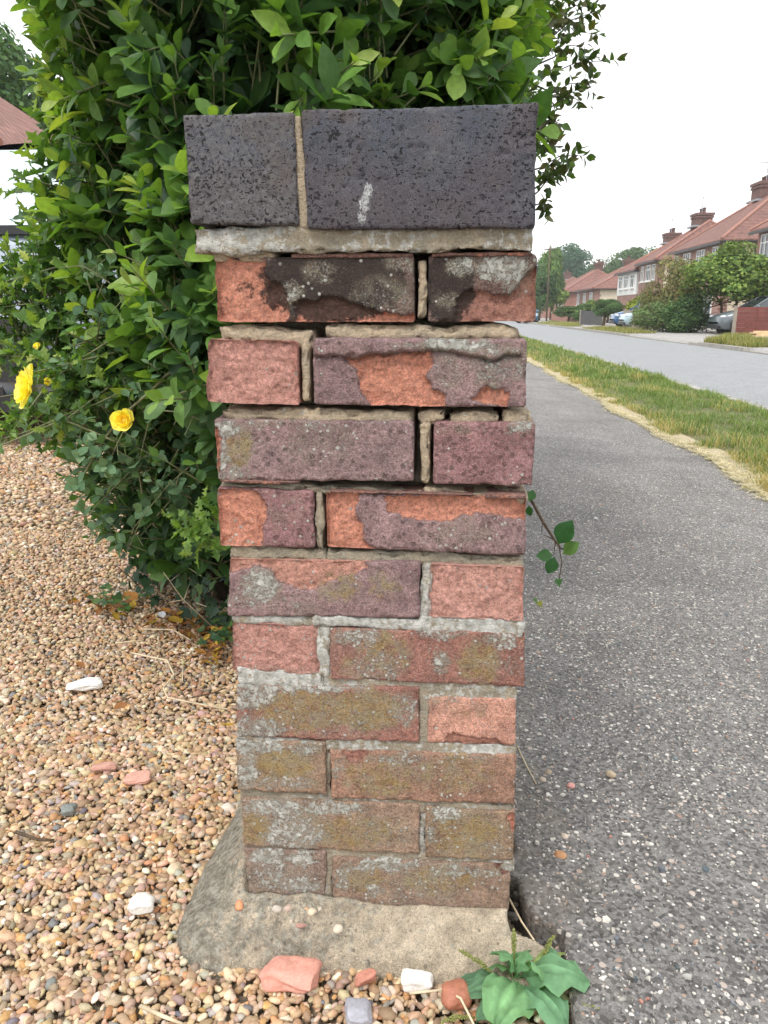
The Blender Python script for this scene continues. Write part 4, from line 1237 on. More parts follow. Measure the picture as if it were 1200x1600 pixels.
def fill(pl, bodies, n, size, layer, pal_old, pal_new, nl=(6, 10), cull=-.25, ln=(.06, .13), shapes=(0, 1, 2, 3), zmin=.05, twigs=None, keep=1.0, p=3.0):
    for bi, (c, r) in enumerate(bodies):
        m = int(n * (r[0] * r[2] + r[1] * r[2]) / .6)
        P, N = se_surface(c, r * layer, m, p)
        ok = P[:, 2] > zmin
        others = [x for k_, x in enumerate(bodies) if k_ != bi]
        if others:
            ok &= ~inside_any(P, others, layer * .93, p)
        vd = CAM - P
        vd /= np.linalg.norm(vd, axis=1)[:, None]
        f = np.einsum('ij,ij->i', vd, N)
        ok &= (f > cull) | (rng.random(m) < .3)
        ok &= rng.random(m) < keep
        for q, nn in zip(P[ok], N[ok]):
            d = nn * .75 + np.array([0, 0, .6]) + rng.normal(0, .35, 3)
            lump = fbm(q[None], 5.0, 2, 90)[0]
            l_ = random.uniform(*ln)
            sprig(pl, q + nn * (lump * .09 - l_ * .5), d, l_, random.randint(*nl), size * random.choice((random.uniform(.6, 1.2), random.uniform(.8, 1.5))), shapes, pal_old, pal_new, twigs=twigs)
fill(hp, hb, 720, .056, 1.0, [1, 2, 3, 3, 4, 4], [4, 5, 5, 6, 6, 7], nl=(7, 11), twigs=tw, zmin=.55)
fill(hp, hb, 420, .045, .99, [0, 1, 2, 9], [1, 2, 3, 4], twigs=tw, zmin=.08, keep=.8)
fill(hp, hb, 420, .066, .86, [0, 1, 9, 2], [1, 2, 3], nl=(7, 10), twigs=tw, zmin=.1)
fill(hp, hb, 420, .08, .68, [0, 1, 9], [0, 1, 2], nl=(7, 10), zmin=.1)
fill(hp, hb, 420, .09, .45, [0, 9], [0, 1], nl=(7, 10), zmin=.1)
side = [(wp(212, 150, 1.95), np.array([.11, .28, .32])), (wp(715, 60, 1.7), np.array([.1, .25, .28]))]
fill(hp, side, 900, .055, .95, [1, 2, 3, 4], [5, 5, 6, 7], twigs=tw, p=2.4)
fill(hp, side, 900, .06, .7, [0, 1, 2], [2, 3], p=2.4)
low = [(np.array([-.70, 2.05, .38]), np.array([.25, .27, .44])), (np.array([-.42, 1.9, .42]), np.array([.28, .25, .42]))]
fill(hp, low, 1100, .042, 1.0, [0, 0, 9, 1], [1, 2], nl=(6, 9), zmin=.1, twigs=tw, p=2.4)
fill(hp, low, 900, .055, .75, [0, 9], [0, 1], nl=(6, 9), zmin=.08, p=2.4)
for _ in range(60):                              # a few yellowed leaves in the hedge
    c, r = hb[0]
    P, N = se_surface(c, r, 1)
    hp.add(P[0], unit(rng.normal(size=3) + [0, -.4, -.6]), unit([rng.normal() * .4, -1, .5]), random.uniform(.025, .05), 1, random.choice((8, 8, 7)))
hp.build(300, skip=lambda x, y: PILLAR_PX(x, y) | (x > 905))
bark = MB()
for k_ in range(14):
    x0, y0 = -.36 + random.uniform(-.22, .22), 2.1 + random.uniform(-.3, .9)
    pts = [np.array([x0, y0, -.02])]
    for j in range(7):
        pts.append(pts[-1] + np.array([random.uniform(-.1, .1), random.uniform(-.12, .08), .24]))
    bark.tube(pts, np.linspace(.016, .004, 8), 6)
    for j in range(2, 7):
        e = pts[j] + np.array([random.uniform(-.3, .3), random.uniform(-.4, .1), random.uniform(.05, .25)])
        bark.tube([pts[j], (pts[j] + e) / 2 + [0, 0, .03], e], [.006, .004, .002], 5)
bark.tube([wp(262, 20, 1.62), wp(255, 95, 1.6), wp(268, 150, 1.56), wp(276, 185, 1.52)], [.011, .009, .007, .004], 6)
off_ = np.array(HEDGE.location)
bark.V = [v - off_ for v in bark.V]
tw.V = [v - off_ for v in tw.V]
bark.build('branch', M['bark'], HEDGE, smooth=True)
kind(tw.build('twig', M['twig'], HEDGE, smooth=True), 'stuff')

# ---------------- looser small-leaved shrub further along, its sprays against the sky
PRIV = thing('privet_shrub', 'loose small-leaved shrub whose thin sprays stand against the white sky', 'shrub', (.0, 3.7, 0))
pb = [(np.array([.0, 3.75, 1.8]), np.array([.44, .8, .62])), (np.array([-.2, 3.8, .8]), np.array([.36, .8, .8]))]
tm_p = [leaf_tmpl(LANC, 1, .62, .3, .3), leaf_tmpl(ELLI, 1, .55, .3, .2)]
PPAL = [(.045, .085, .022), (.06, .11, .03), (.085, .15, .035), (.13, .2, .045), (.1, .1, .035), (.06, .07, .03)]
pp = Plant(PRIV, tm_p, PPAL, M['leaf'])
tw = MB()
fill(pp, pb, 330, .042, 1.0, [0, 1, 2], [2, 3, 3], nl=(7, 11), ln=(.1, .2), shapes=(0, 1), zmin=.3, twigs=tw)
fill(pp, pb, 250, .045, .8, [0, 1], [1, 2], nl=(7, 10), ln=(.1, .2), shapes=(0, 1), zmin=.3)
for (ax, ay), (bx, by), dep in [((850, 120), (948, 95), 3.4), ((860, 60), (925, 20), 3.4), ((868, 30), (930, 5), 3.6), ((855, 150), (925, 130), 3.3), ((858, 170), (905, 150), 3.3), ((845, 262), (905, 243), 3.2), ((840, 300), (880, 268), 3.2), ((838, 320), (862, 330), 3.2), ((865, 90), (912, 70), 3.5), ((860, 10), (915, -30), 3.4), ((870, 60), (938, 55), 3.7), ((840, 235), (870, 225), 3.1), ((850, 285), (895, 255), 3.3), ((852, 140), (915, 165), 3.4), ((856, 40), (905, 38), 3.3), ((845, 200), (880, 195), 3.2)]:
    p, q = wp(ax, ay, dep), wp(bx, by, dep - .1)
    m = (p + q) / 2 + np.array([0, 0, .02])
    tw.tube([p - (q - p) * .5, p, m, q], [.004, .003, .002, .001], 5, False)
    for i in range(int(np.linalg.norm(q - p) / .03) + 4):
        t = random.uniform(0.0, 1.02)
        c = p + (q - p) * t + np.array([0, 0, .08 * t * (1 - t)])
        side = unit(rng.normal(size=3))
        sprig(pp, c, unit(q - p) * .7 + side * .8, random.uniform(.02, .06), random.randint(2, 5), random.uniform(.032, .05), (0, 1), [0, 1, 4, 5], [1, 2, 5], spread=.8)
pp.build(160, skip=lambda x, y: PILLAR_PX(x, y) | (x < 700))
off_ = np.array(PRIV.location)
tw.V = [v - off_ for v in tw.V]
kind(tw.build('twig', M['bark'], PRIV, smooth=True), 'stuff')
tr = MB()
for k_ in range(5):
    x0 = random.uniform(-.25, .1)
    tr.tube([[x0, random.uniform(-.4, .5), -.02], [x0 + .03, .1, .6], [x0 + random.uniform(-.1, .2), .1, 1.5]], [.02, .013, .006], 6)
tr.build('trunk', M['bark'], PRIV, smooth=True)

# ---------------- holly growing through the hedge on the drive side
HOLLY = thing('holly_bush', 'spiny-leaved holly growing out of the hedge over the gravel drive', 'bush', tuple(wp(265, 930, 2.1) * [1, 1, 0]))
tm_y = [leaf_tmpl(HOLL, 1, .62, .42, .35, .07), leaf_tmpl(HOLL, 1, .52, .6, .2, .09)]
YPAL = [(.055, .125, .04), (.08, .17, .048), (.12, .23, .06), (.18, .31, .07), (.25, .37, .075), (.34, .4, .08)]
yp = Plant(HOLLY, tm_y, YPAL, M['leaf'])
tw = MB()
yb = [(wp(95, 520, 1.75), np.array([.2, .2, .2])), (wp(165, 330, 1.8), np.array([.15, .2, .24])), (wp(170, 610, 1.62), np.array([.16, .14, .12])), (wp(50, 455, 1.8), np.array([.13, .15, .1]))]
fill(yp, yb, 800, .042, 1.0, [0, 1, 1, 2], [2, 3, 4, 4], nl=(5, 8), ln=(.05, .12), shapes=(0, 1), zmin=.3, twigs=tw, p=2.2)
fill(yp, yb, 700, .036, .75, [0, 0, 1], [1, 2], nl=(5, 8), ln=(.05, .1), shapes=(0, 1), zmin=.3, twigs=tw, p=2.2)
for (ax, ay), (bx, by), dep in [((90, 560), (0, 555), 1.6), ((80, 470), (5, 480), 1.65), ((90, 640), (20, 660), 1.6), ((120, 660), (60, 690), 1.6), ((80, 420), (8, 440), 1.65), ((70, 530), (-20, 520), 1.7), ((110, 640), (30, 640), 1.55), ((140, 560), (40, 585), 1.5), ((150, 620), (90, 665), 1.5), ((60, 620), (0, 700), 1.55),
                                ((330, 835), (285, 808), 1.5), ((345, 820), (300, 830), 1.45), ((345, 850), (310, 855), 1.5), ((350, 830), (330, 805), 1.45)]:
    p, q = wp(ax, ay, dep), wp(bx, by, dep - .06)
    tw.tube([p - (q - p) * .4, p, q], [.0025, .002, .001], 5, False)
    br = ax > 280
    for i in range(int(np.linalg.norm(q - p) / .022) + 2):
        c = p + (q - p) * random.uniform(0, 1)
        sprig(yp, c, unit(q - p) * .8 + rng.normal(0, .6, 3), random.uniform(.02, .045), random.randint(2, 5), random.uniform(.026, .036), (0, 1), [2, 3, 3] if br else [1, 2, 3], [3, 4] if br else [3, 4, 4, 5], spread=.9)
yp.build(300)
off_ = np.array(HOLLY.location)
tw.V = [v - off_ for v in tw.V]
kind(tw.build('twig', M['twig'], HOLLY, smooth=True), 'stuff')
st = MB()
for e in yb:
    st.tube([[0, 0, -.02], [random.uniform(-.1, .1), -.05, .3], e[0] - off_], [.012, .009, .005], 6)
st.build('stem', M['bark'], HOLLY, smooth=True)

# ---------------- climbing rose: long canes with two yellow flowers
ROSE = thing('rose_bush', 'rambling rose with long bare canes and yellow flowers in front of the hedge', 'rose bush', tuple(wp(330, 930, 1.72) * [1, 1, 0]))
tm_r = [leaf_tmpl(ELLI, 1, .8, .2, .2), leaf_tmpl(ELLI, 1, .68, .3, .1)]
RPAL = [(.075, .15, .08), (.11, .2, .11), (.155, .27, .15), (.22, .34, .2), (.055, .105, .055)]
rp = Plant(ROSE, tm_r, RPAL, M['leaf_matte'])
tw = MB()
canes = [([(330, 560), (265, 580), (235, 612), (190, 650), (160, 690), (132, 740), (110, 775)], 1.45, .0034), ([(280, 590), (190, 612), (110, 650), (70, 688)], 1.5, .002), ([(180, 690), (100, 655), (40, 680), (-20, 705)], 1.45, .0024), ([(120, 640), (50, 672), (-10, 690)], 1.5, .002),
         ([(240, 640), (290, 645), (330, 665)], 1.42, .0016), ([(200, 660), (180, 700), (165, 735)], 1.45, .0014), ([(235, 650), (222, 700), (212, 750)], 1.5, .0012), ([(250, 690), (200, 740), (150, 790), (120, 830)], 1.55, .0014), ([(330, 700), (260, 760), (205, 830)], 1.5, .0014), ([(280, 700), (230, 790), (195, 870)], 1.55, .0013),
         ([(340, 490), (300, 540), (250, 600)], 1.45, .0016), ([(190, 520), (120, 565), (60, 610), (0, 620)], 1.5, .0018), ([(210, 480), (170, 440), (130, 415), (95, 418)], 1.5, .0015)]
for pts, dep, r in canes:
    W = np.array([wp(x, y, dep) for x, y in pts])
    tt = np.linspace(0, len(W) - 1, len(W) * 6)
    Wd = np.stack([np.interp(tt, np.arange(len(W)), W[:, k_]) for k_ in range(3)], 1)
    ker = np.array([1, 2, 3, 2, 1]) / 9
    for k_ in range(3):
        Wd[2:-2, k_] = np.convolve(Wd[:, k_], ker, 'valid')
    MB().tube(Wd - np.array(ROSE.location), np.linspace(r, r * .5, len(Wd)), 6).build('cane', M['twig'], ROSE, smooth=True)
    for i in range(3, len(Wd) - 2, 2):
        if random.random() < .55:
            dirn = unit(Wd[i + 1] - Wd[i - 1])
            sd_ = unit(np.cross(dirn, rng.normal(size=3)))
            sprig(rp, Wd[i], sd_ + [0, -.3, .2], random.uniform(.02, .05), random.choice((3, 5)), random.uniform(.02, .031), (0, 1), [1, 2, 2], [2, 3, 3], spread=1.0, twigs=tw, r0=.0007)
rb = [(wp(250, 690, 1.62), np.array([.14, .1, .16])), (wp(190, 500, 1.55), np.array([.12, .1, .12]))]
fill(rp, rb, 700, .025, 1.0, [0, 1, 4], [1, 2, 3], nl=(4, 6), ln=(.04, .08), shapes=(0, 1), zmin=.2, twigs=tw, p=2.2)
rp.build(200)
off_ = np.array(ROSE.location)
tw.V = [v - off_ for v in tw.V]
kind(tw.build('twig', M['twig'], ROSE, smooth=True), 'stuff')
PET = [(0, .12), (.2, .34), (.45, .5), (.7, .5), (.88, .36), (1, .12)]
def flower(pos, axis, size, nout, nin, openness, petals=True):
    axis = unit(axis)
    a = unit(np.cross(axis, [0.1, 0.3, 1]))
    b = np.cross(axis, a)
    cal = MB()
    V, F = lathe([(.001, -.2 * size), (.09 * size, -.1 * size), (.16 * size, 0), (.05 * size, .1 * size)], 8)
    cal.add(V @ np.stack([a, b, axis]), F)
    fl = cal.build('rose_flower', M['twig'], ROSE, tuple(pos - off_), True)
    fl['label'] = 'open ragged yellow rose' if openness > .8 else 'round half-open yellow rose'
    V0, F0 = ico(1)
    link('petal', mesh_of('petal', V0 * [.16 * size, .16 * size, .16 * size] @ np.stack([a, b, axis]) + axis * .12 * size, F0, M['petal'], {'tint': np.repeat(np.array([(.9, .7, .1)]), len(V0), 0)}), fl)
    tmpl = {}
    for ring, (cnt, op, L_, col) in enumerate(((nout, openness, 1.0, (.92, .85, .2)), (nout, openness * .7, .85, (.92, .83, .17)), (nin, openness * .4, .65, (.92, .8, .14)), (nin, openness * .15, .5, (.9, .74, .1)))):
        V, F = leaf_tmpl(PET, size * .62 * L_, size * .62 * L_, .45, -.35 if ring < 2 else .5, .03)
        me = mesh_of('petal', V, F, M['petal'], {'tint': np.repeat(np.array(col)[None], len(V), 0)})
        for j in range(cnt):
            an = j * 6.283 / cnt + ring * .6 + random.uniform(-.15, .15)
            rd = a * math.cos(an) + b * math.sin(an)
            opn = op + random.uniform(-.12, .12)
            D = unit(rd * math.sin(opn * 1.5) + axis * math.cos(opn * 1.5))
            N = unit(axis * math.sin(opn * 1.5) - rd * math.cos(opn * 1.5))
            Rm = frames(D[None], N[None])[0]
            mt = Matrix(np.block([[Rm, (rd * .08 * size)[:, None]], [np.zeros((1, 3)), np.ones((1, 1))]]).tolist())
            link('petal', me, fl, mtx=mt)
flower(wp(196, 658, 1.3), (.15, -1, .3), .043, 6, 5, .55)
flower(wp(48, 606, 1.38), (-.75, -.55, .2), .062, 7, 5, 1.05)
flower(wp(53, 542, 1.5), (.8, -.3, .2), .022, 4, 3, .25)
flower(wp(72, 599, 1.5), (.6, -.5, .4), .02, 4, 3, .5)

# ---------------- ivy at the foot of the hedge
IVY = thing('ivy', 'dark green ivy spreading at the foot of the hedge', 'ivy', tuple(wp(280, 940, 1.85) * [1, 1, 0]))
tm_i = [ivy_tmpl(.5), ivy_tmpl(.42)]
IPAL = [(.018, .05, .026), (.024, .066, .034), (.035, .085, .04), (.055, .12, .045), (.09, .17, .045), (.3, .19, .03)]
ip = Plant(IVY, tm_i, IPAL, M['leaf'])
ib = [(np.array([-.62, 2.02, .12]), np.array([.27, .2, .22])), (np.array([-.42, 1.86, .1]), np.array([.24, .2, .2])), (np.array([-.3, 1.66, .06]), np.array([.12, .14, .12])), (np.array([-.6, 2.08, .34]), np.array([.26, .2, .22])), (np.array([-.36, 1.95, .3]), np.array([.22, .2, .22]))]
for c, r in ib:
    P, N = se_surface(c, r, 420, 2.3)
    for q, nn in zip(P, N):
        if q[2] < .01:
            continue
        q = q - nn * abs(rng.normal(0, .03))
        D = unit(np.array([rng.normal() * .6, rng.normal() * .4, -1]) + nn * .4)
        ip.add(q, D, unit(nn + [0, -.2, .5] + rng.normal(0, .3, 3)), random.uniform(.03, .062), random.randint(0, 1), random.choices(range(6), (3, 4, 4, 2, 1, .15))[0])
for cx, cy, n in ((345, 985, 40), (165, 930, 34), (350, 960, 30), (200, 940, 14)):    # young growth on the gravel
    for _ in range(n):
        q = gp(cx + rng.normal(0, 16), cy + rng.normal(0, 10), random.uniform(.01, .06))
        ip.add(q, unit(rng.normal(size=3) * [1, 1, .3]), unit([rng.normal() * .4, -.4, 1]), random.uniform(.02, .036), 0, random.choice((3, 4, 4, 2)))
ip.build(300)
tw = MB()
for _ in range(60):
    c, r = random.choice(ib)
    p = c + r * np.clip(rng.normal(0, .5, 3), -1, 1) * [1, 1, .8]
    p[2] = abs(p[2]) * .8
    q = p + np.array([random.uniform(-.2, .2), random.uniform(-.2, .0), random.uniform(-.05, .2)])
    tw.tube([p, (p + q) / 2 + rng.normal(0, .02, 3), q], [.002, .0016, .001], 4)
off_ = np.array(IVY.location)
tw.V = [v - off_ for v in tw.V]
kind(tw.build('stem', M['dry_twig'], IVY, smooth=True), 'stuff')

# ---------------- thorny shoot poking out past the pillar over the pavement
SHOOT = thing('bramble_shoot', 'thin thorny shoot with a few heart-shaped leaves poking past the gatepost', 'plant', tuple(wp(815, 765, 1.02)))
off_ = np.array(SHOOT.location)
tw = MB()
pts = [wp(812, 755, 1.04), wp(832, 785, 1.0), wp(848, 815, .99), wp(868, 846, .98), wp(877, 858, .98)]
tw.tube(np.array(pts) - off_, [.0022, .002, .0018, .0015, .001], 6)
for (ax, ay, bx, by) in ((848, 815, 846, 832), (868, 848, 865, 866), (873, 850, 878, 880), (878, 880, 872, 912), (864, 842, 850, 836), (877, 858, 900, 852)):
    tw.tube(np.array([wp(ax, ay, .985), wp(bx, by, .98)]) - off_, [.0009, .0005], 5)
tw.build('stem', M['bark'], SHOOT, smooth=True)
tm_s = [leaf_tmpl(ELLI, 1, .78, .3, .3), ivy_tmpl(.5)]
sp_ = Plant(SHOOT, tm_s, [(.03, .11, .035), (.05, .15, .05), (.1, .2, .06), (.3, .32, .1)], M['leaf'])
for (ax, ay, bx, by, s_, k_, c) in ((872, 850, 893, 812, .036, 0, 0), (866, 870, 858, 895, .024, 0, 0), (864, 868, 838, 868, .022, 0, 1), (880, 866, 902, 848, .026, 0, 2), (872, 905, 876, 925, .016, 1, 1), (842, 940, 850, 958, .014, 1, 3), (835, 935, 842, 948, .012, 1, 2), (833, 765, 828, 780, .016, 0, 1), (826, 790, 828, 805, .014, 0, 0)):
    p, q = wp(ax, ay, .98), wp(bx, by, .975)
    sp_.add(p, unit(q - p), unit([rng.normal() * .3 - .3, -1, .5]), s_, k_, c)
sp_.build(20)

# ---------------- broad-leaved plantain at the corner of the footing
PLT = thing('plantain_weed', 'broad-leaved plantain weed with green seed spikes growing beside the concrete footing', 'weed', tuple(gp(808, 1545, .0)))
off_ = np.array(PLT.location)
def broad_leaf(p, q, wdt, lift, seed, tint, twist=0.0):
    n, m = 12, 9
    ax = q - p
    L = np.linalg.norm(ax)
    ax = ax / L
    sd_ = unit(np.cross(ax, [0, 0, 1]) + np.array([0, 0, twist]))
    upv = np.cross(sd_, ax)
    V, T = [], []
    for i in range(n):
        t = i / (n - 1)
        w_ = wdt * (0.06 + .94 * math.sin(math.pi * min(1, max(0, (t - .12) / .86)) ** .8) ** .75) if t > .12 else wdt * .07
        if t > .985:
            w_ = wdt * .06
        for j in range(m):
            s_ = j / (m - 1) * 2 - 1
            vein = .055 * wdt * math.cos(s_ * 4.5 * math.pi) * (t > .15)
            z = lift * math.sin(math.pi * (t * .85 + .08)) + .2 * abs(s_) * w_ - .25 * w_ * s_ * s_ + vein
            z += .05 * wdt * fbm(np.array([[t * 5 + seed, s_ * 2.5, 0]]), 1.3, 3, 15)[0]
            wob = .1 * wdt * math.sin(t * 17 + seed + (2 if s_ > 0 else 0)) * abs(s_) ** 2
            V.append(p + ax * (t * L) + sd_ * (s_ * w_ * .5) + upv * (z + wob))
            rib = .22 * max(0, 1 - abs(s_) / .16) if t < .75 else 0
            T.append((np.array(tint) * 1.05 + np.array([.045, .05, .05])) * (1 + rib * 1.6 + .12 * math.cos(s_ * 4.5 * math.pi)) * (1 + .25 * fbm(np.array([[t * 4 + seed, s_ * 2, 0]]), 1, 3, 5)[0]))
    F = np.array([[i * m + j, i * m + j + 1, (i + 1) * m + j + 1, (i + 1) * m + j] for i in range(n - 1) for j in range(m - 1)])
    link('leaf', mesh_of('leaf', np.array(V) - off_, F, M['leaf_matte'], {'tint': np.array(T)}), PLT)
for (ax, ay, az, bx, by, bz, wd, lf, tn, tws) in (
        (806, 1540, .012, 772, 1612, .025, .062, .018, (.13, .29, .11), .1), (812, 1535, .014, 922, 1542, .022, .066, .02, (.12, .27, .12), .15), (806, 1532, .016, 764, 1492, .045, .046, .014, (.11, .25, .1), -.5), (810, 1530, .016, 832, 1486, .05, .05, .014, (.12, .27, .11), .3),
        (812, 1548, .012, 886, 1612, .018, .055, .016, (.1, .24, .11), .2), (800, 1545, .008, 722, 1556, .016, .034, .012, (.075, .18, .08), .2), (800, 1540, .006, 712, 1538, .012, .026, .01, (.065, .16, .075), .1), (812, 1530, .02, 843, 1540, .05, .03, .02, (.13, .28, .11), .9), (804, 1550, .01, 745, 1602, .012, .03, .012, (.08, .19, .09), -.3), (802, 1535, .014, 758, 1520, .03, .026, .012, (.12, .26, .09), -.7), (816, 1526, .012, 884, 1494, .022, .022, .012, (.2, .27, .06), .2)):
    broad_leaf(gp(ax, ay, az), gp(bx, by, bz), wd, lf, ax + bx, tn, tws)
M['spike'] = plain('seed_spike', (.2, .22, .06), .8, .35, 300)
for (ax, ay, az, bx, by, bz, k0) in ((803, 1525, .02, 803, 1452, .08, .45), (790, 1540, .015, 717, 1484, .055, .35), (842, 1512, .02, 866, 1462, .06, .25), (878, 1572, .012, 946, 1581, .015, .3), (742, 1590, .012, 690, 1598, .014, .2)):
    p, q = gp(ax, ay, az) - off_, gp(bx, by, bz) - off_
    b = MB()
    b.tube([p, p + (q - p) * .5 + [0, 0, .004], q], [.0012, .0011, .0008], 5)
    V0, F0 = ico(0)
    for i in range(90):
        t = k0 + (1 - k0) * i / 90
        c = p + (q - p) * t + np.array([0, 0, .016 * t * (1 - t)])
        rr = .0027 * math.sin(math.pi * min(1, (t - k0) / (1 - k0) * .85 + .12)) ** .6
        b.add(V0 * .0011 + c + unit(rng.normal(size=3)) * rr, F0.tolist())
    b.build('seed_spike', M['spike'], PLT, smooth=True)

# ---------------- things lying about
def chunk(name, label, cat, px, py, sx, sy, sz, col, rz=0.0, seed=0, z0=0.006, level=2, rough=.16, boxy=5.0, group=None, facet=False):
    V, F = ico(level + (1 if level == 2 else 0))
    d = V / (np.sum(np.abs(V) ** boxy, 1) ** (1 / boxy))[:, None]
    d = d * (1 + rough * 1.6 * fbm(V + seed * 3.3, 1.4, 4, 7))[:, None] + .04 * rough * rng.normal(size=V.shape)
    d *= [sx / 2, sy / 2, sz / 2]
    for _k in range(9 if boxy > 3.2 else 0):                # broken faces
        pn = unit(np.array([random.gauss(0, 1), random.gauss(0, 1), random.gauss(0, .7)]) / [sx, sy, sz])
        lim = np.max(d @ pn) * random.uniform(.72, .93)
        ex = np.clip(d @ pn - lim, 0, None)
        d = d - ex[:, None] * pn
    d[:, :2] *= (1 + .22 * fbm(np.c_[V[:, :2], V[:, :1] * 0] + seed, 1.1, 2, 3))[:, None]
    tint = np.array(col)[None] * (1 + .18 * fbm(V + seed, 3.0, 3, 5))[:, None]
    p = gp(px, py, z0)
    o = link(name, mesh_of(name, d, F, M['pebble'], {'tint': tint}, not facet), None, (p[0], p[1], z0 + sz * .38))
    o.rotation_euler = (random.uniform(-.12, .12), random.uniform(-.12, .12), rz)
    return tag(o, label, cat, group)
WHITE, PINKB = (.74, .72, .67), (.62, .3, .235)
chunk('concrete_flake', 'flat white flake of render lying alone on the gravel left of the gatepost', 'stone', 135, 1072, .066, .05, .014, (.78, .77, .74), .5, 1, boxy=7)
chunk('white_stone', 'angular white stone on the gravel near the corner of the concrete footing', 'stone', 221, 1418, .032, .03, .016, WHITE, .3, 2, boxy=4)
chunk('brick_fragment', 'large pale pink brick fragment at the front edge of the concrete footing', 'brick fragment', 458, 1532, .064, .04, .024, PINKB, -.15, 3, rough=.2)
chunk('white_stone', 'white block of mortar between the pink fragment and the plantain', 'stone', 651, 1541, .036, .018, .018, (.72, .7, .66), .05, 4, boxy=6)
chunk('red_stone', 'rounded red brick stone tucked beside the plantain leaves', 'stone', 712, 1563, .034, .032, .022, (.4, .16, .1), .4, 5, boxy=3)
chunk('grey_flat_stone', 'flat blue-grey stone below the small brick chips at the bottom edge', 'stone', 560, 1588, .028, .032, .016, (.33, .33, .37), .2, 6)
chunk('brick_chip', 'small red brick chip just right of the large pink fragment', 'brick fragment', 571, 1532, .024, .014, .012, (.5, .22, .16), .6, 7)
chunk('brick_chip', 'pink brick chip upright on the gravel, nearer the gatepost of two', 'brick fragment', 217, 1219, .042, .026, .012, (.6, .33, .26), .2, 8)
chunk('brick_chip', 'narrow pink brick chip on the gravel, farther from the gatepost', 'brick fragment', 164, 1201, .036, .018, .011, (.55, .31, .25), .5, 9)
chunk('grey_stone', 'dark green-grey angular stone among the tan gravel', 'stone', 107, 1270, .024, .022, .014, (.2, .22, .21), .3, 10, boxy=3)
chunk('brown_pebble', 'smooth orange-brown pebble lying on the tarmac beside the gatepost', 'pebble', 875, 1341, .018, .014, .012, (.4, .21, .1), -.3, 11, .012, boxy=2.2, rough=.05)
chunk('tan_pebble', 'tan pebble on the tarmac farthest from the gatepost', 'pebble', 954, 1213, .017, .012, .011, (.42, .34, .24), -.6, 12, .012, boxy=2.3, rough=.06)
chunk('pink_pebble', 'small pink stone on the tarmac', 'pebble', 892, 1230, .012, .011, .008, (.62, .3, .27), .1, 13, .012, boxy=2.5)
for i, (x, y, c) in enumerate(((848, 1222, (.45, .38, .3)), (856, 1210, (.34, .27, .2)), (882, 1311, (.5, .42, .34)), (812, 1360, (.45, .25, .14)), (818, 1388, (.68, .66, .62)))):
    chunk('loose_pebble', ['pale loose pebble on the tarmac close to the gatepost', 'brown loose pebble behind the pale one close to the gatepost', 'cream loose pebble above the smooth orange-brown one', 'orange loose pebble in the tarmac crack beside the lowest brick', 'white loose pebble at the crack beside the lowest brick'][i], 'pebble', x, y, .012, .011, .009, c, i, 20 + i, .012, boxy=2.3, group='loose pebbles on the tarmac')
for i, (x, y, c, s_) in enumerate(((433, 1424, (.5, .44, .38), .012), (450, 1423, (.48, .36, .3), .011), (466, 1420, (.42, .36, .3), .011), (480, 1424, (.55, .3, .15), .011), (488, 1428, (.62, .5, .36), .012), (500, 1423, (.5, .42, .34), .011), (510, 1447, (.55, .5, .45), .014), (528, 1455, (.58, .52, .42), .013), (374, 1418, (.6, .27, .14), .014), (468, 1444, (.36, .2, .16), .024))):
    chunk('small_pebble', ['leftmost pale pebble of the row on the concrete footing', 'second pebble from the left in the row on the footing', 'third pebble from the left in the row on the footing', 'orange pebble in the row on the concrete footing', 'cream pebble right of the orange one on the footing', 'rightmost pebble of the row on the concrete footing', 'grey pebble below the row on the concrete footing', 'cream pebble below the row on the concrete footing', 'orange chip alone on the concrete footing', 'dark red flat chip below the pebble row on the footing'][i], 'pebble', x, y, s_, s_ * .8, .009, c, i, 40 + i, .042 if y < 1435 else .03, level=1, boxy=2.4, group='pebbles on the footing')
# dry stalks and twigs
for i, (pts, r, lab) in enumerate((
        ([(205, 1020), (228, 1025), (262, 1032), (272, 1055), (255, 1075), (262, 1090), (300, 1098), (355, 1108)], .0016, 'long curled pale stalk winding over the gravel beside the gatepost'),
        ([(180, 1005), (225, 1000)], .0012, 'short straight straw lying on gravel near the ivy'),
        ([(225, 983), (270, 984), (298, 1000)], .0012, 'bent straw just below the ivy'),
        ([(25, 1300), (60, 1312), (85, 1313)], .002, 'dark grey twig at the left edge of the gravel'),
        ([(220, 1572), (255, 1588), (285, 1600)], .0018, 'pale thick straw at the bottom edge of the gravel'),
        ([(690, 1545), (720, 1560), (760, 1640)], .0012, 'straw crossing the gravel beside the red stone'),
        ([(640, 1552), (680, 1548), (716, 1540)], .0011, 'pale straw between the white block and the plantain'),
        ([(796, 1405), (815, 1440), (845, 1485), (860, 1502)], .0010, 'thin dry grass stalk leaning along the corner of the gatepost'),
        ([(808, 1165), (822, 1195), (838, 1225)], .0010, 'thin reddish stalk on the tarmac against the gatepost'),
        ([(300, 1090), (335, 1082), (352, 1075)], .0012, 'brown twig above the end of the curled stalk'),
        ([(286, 1042), (285, 1065)], .001, 'short upright straw crossing the curled stalk'))):
    W = np.array([gp(x, y, .019 + .005 * (k_ % 2)) for k_, (x, y) in enumerate(pts)])
    root = W.mean(0)
    V, F = tube(W - root, 1.5 * r * np.linspace(1, .6, len(W)), 6)
    o = link('dry_stalk', mesh_of('dry_stalk', V, F, M['bark'] if 'dark' in lab or 'brown' in lab else M['dry_twig']), None, tuple(root))
    tag(o, lab, 'stalk', 'dry stalks lying about')
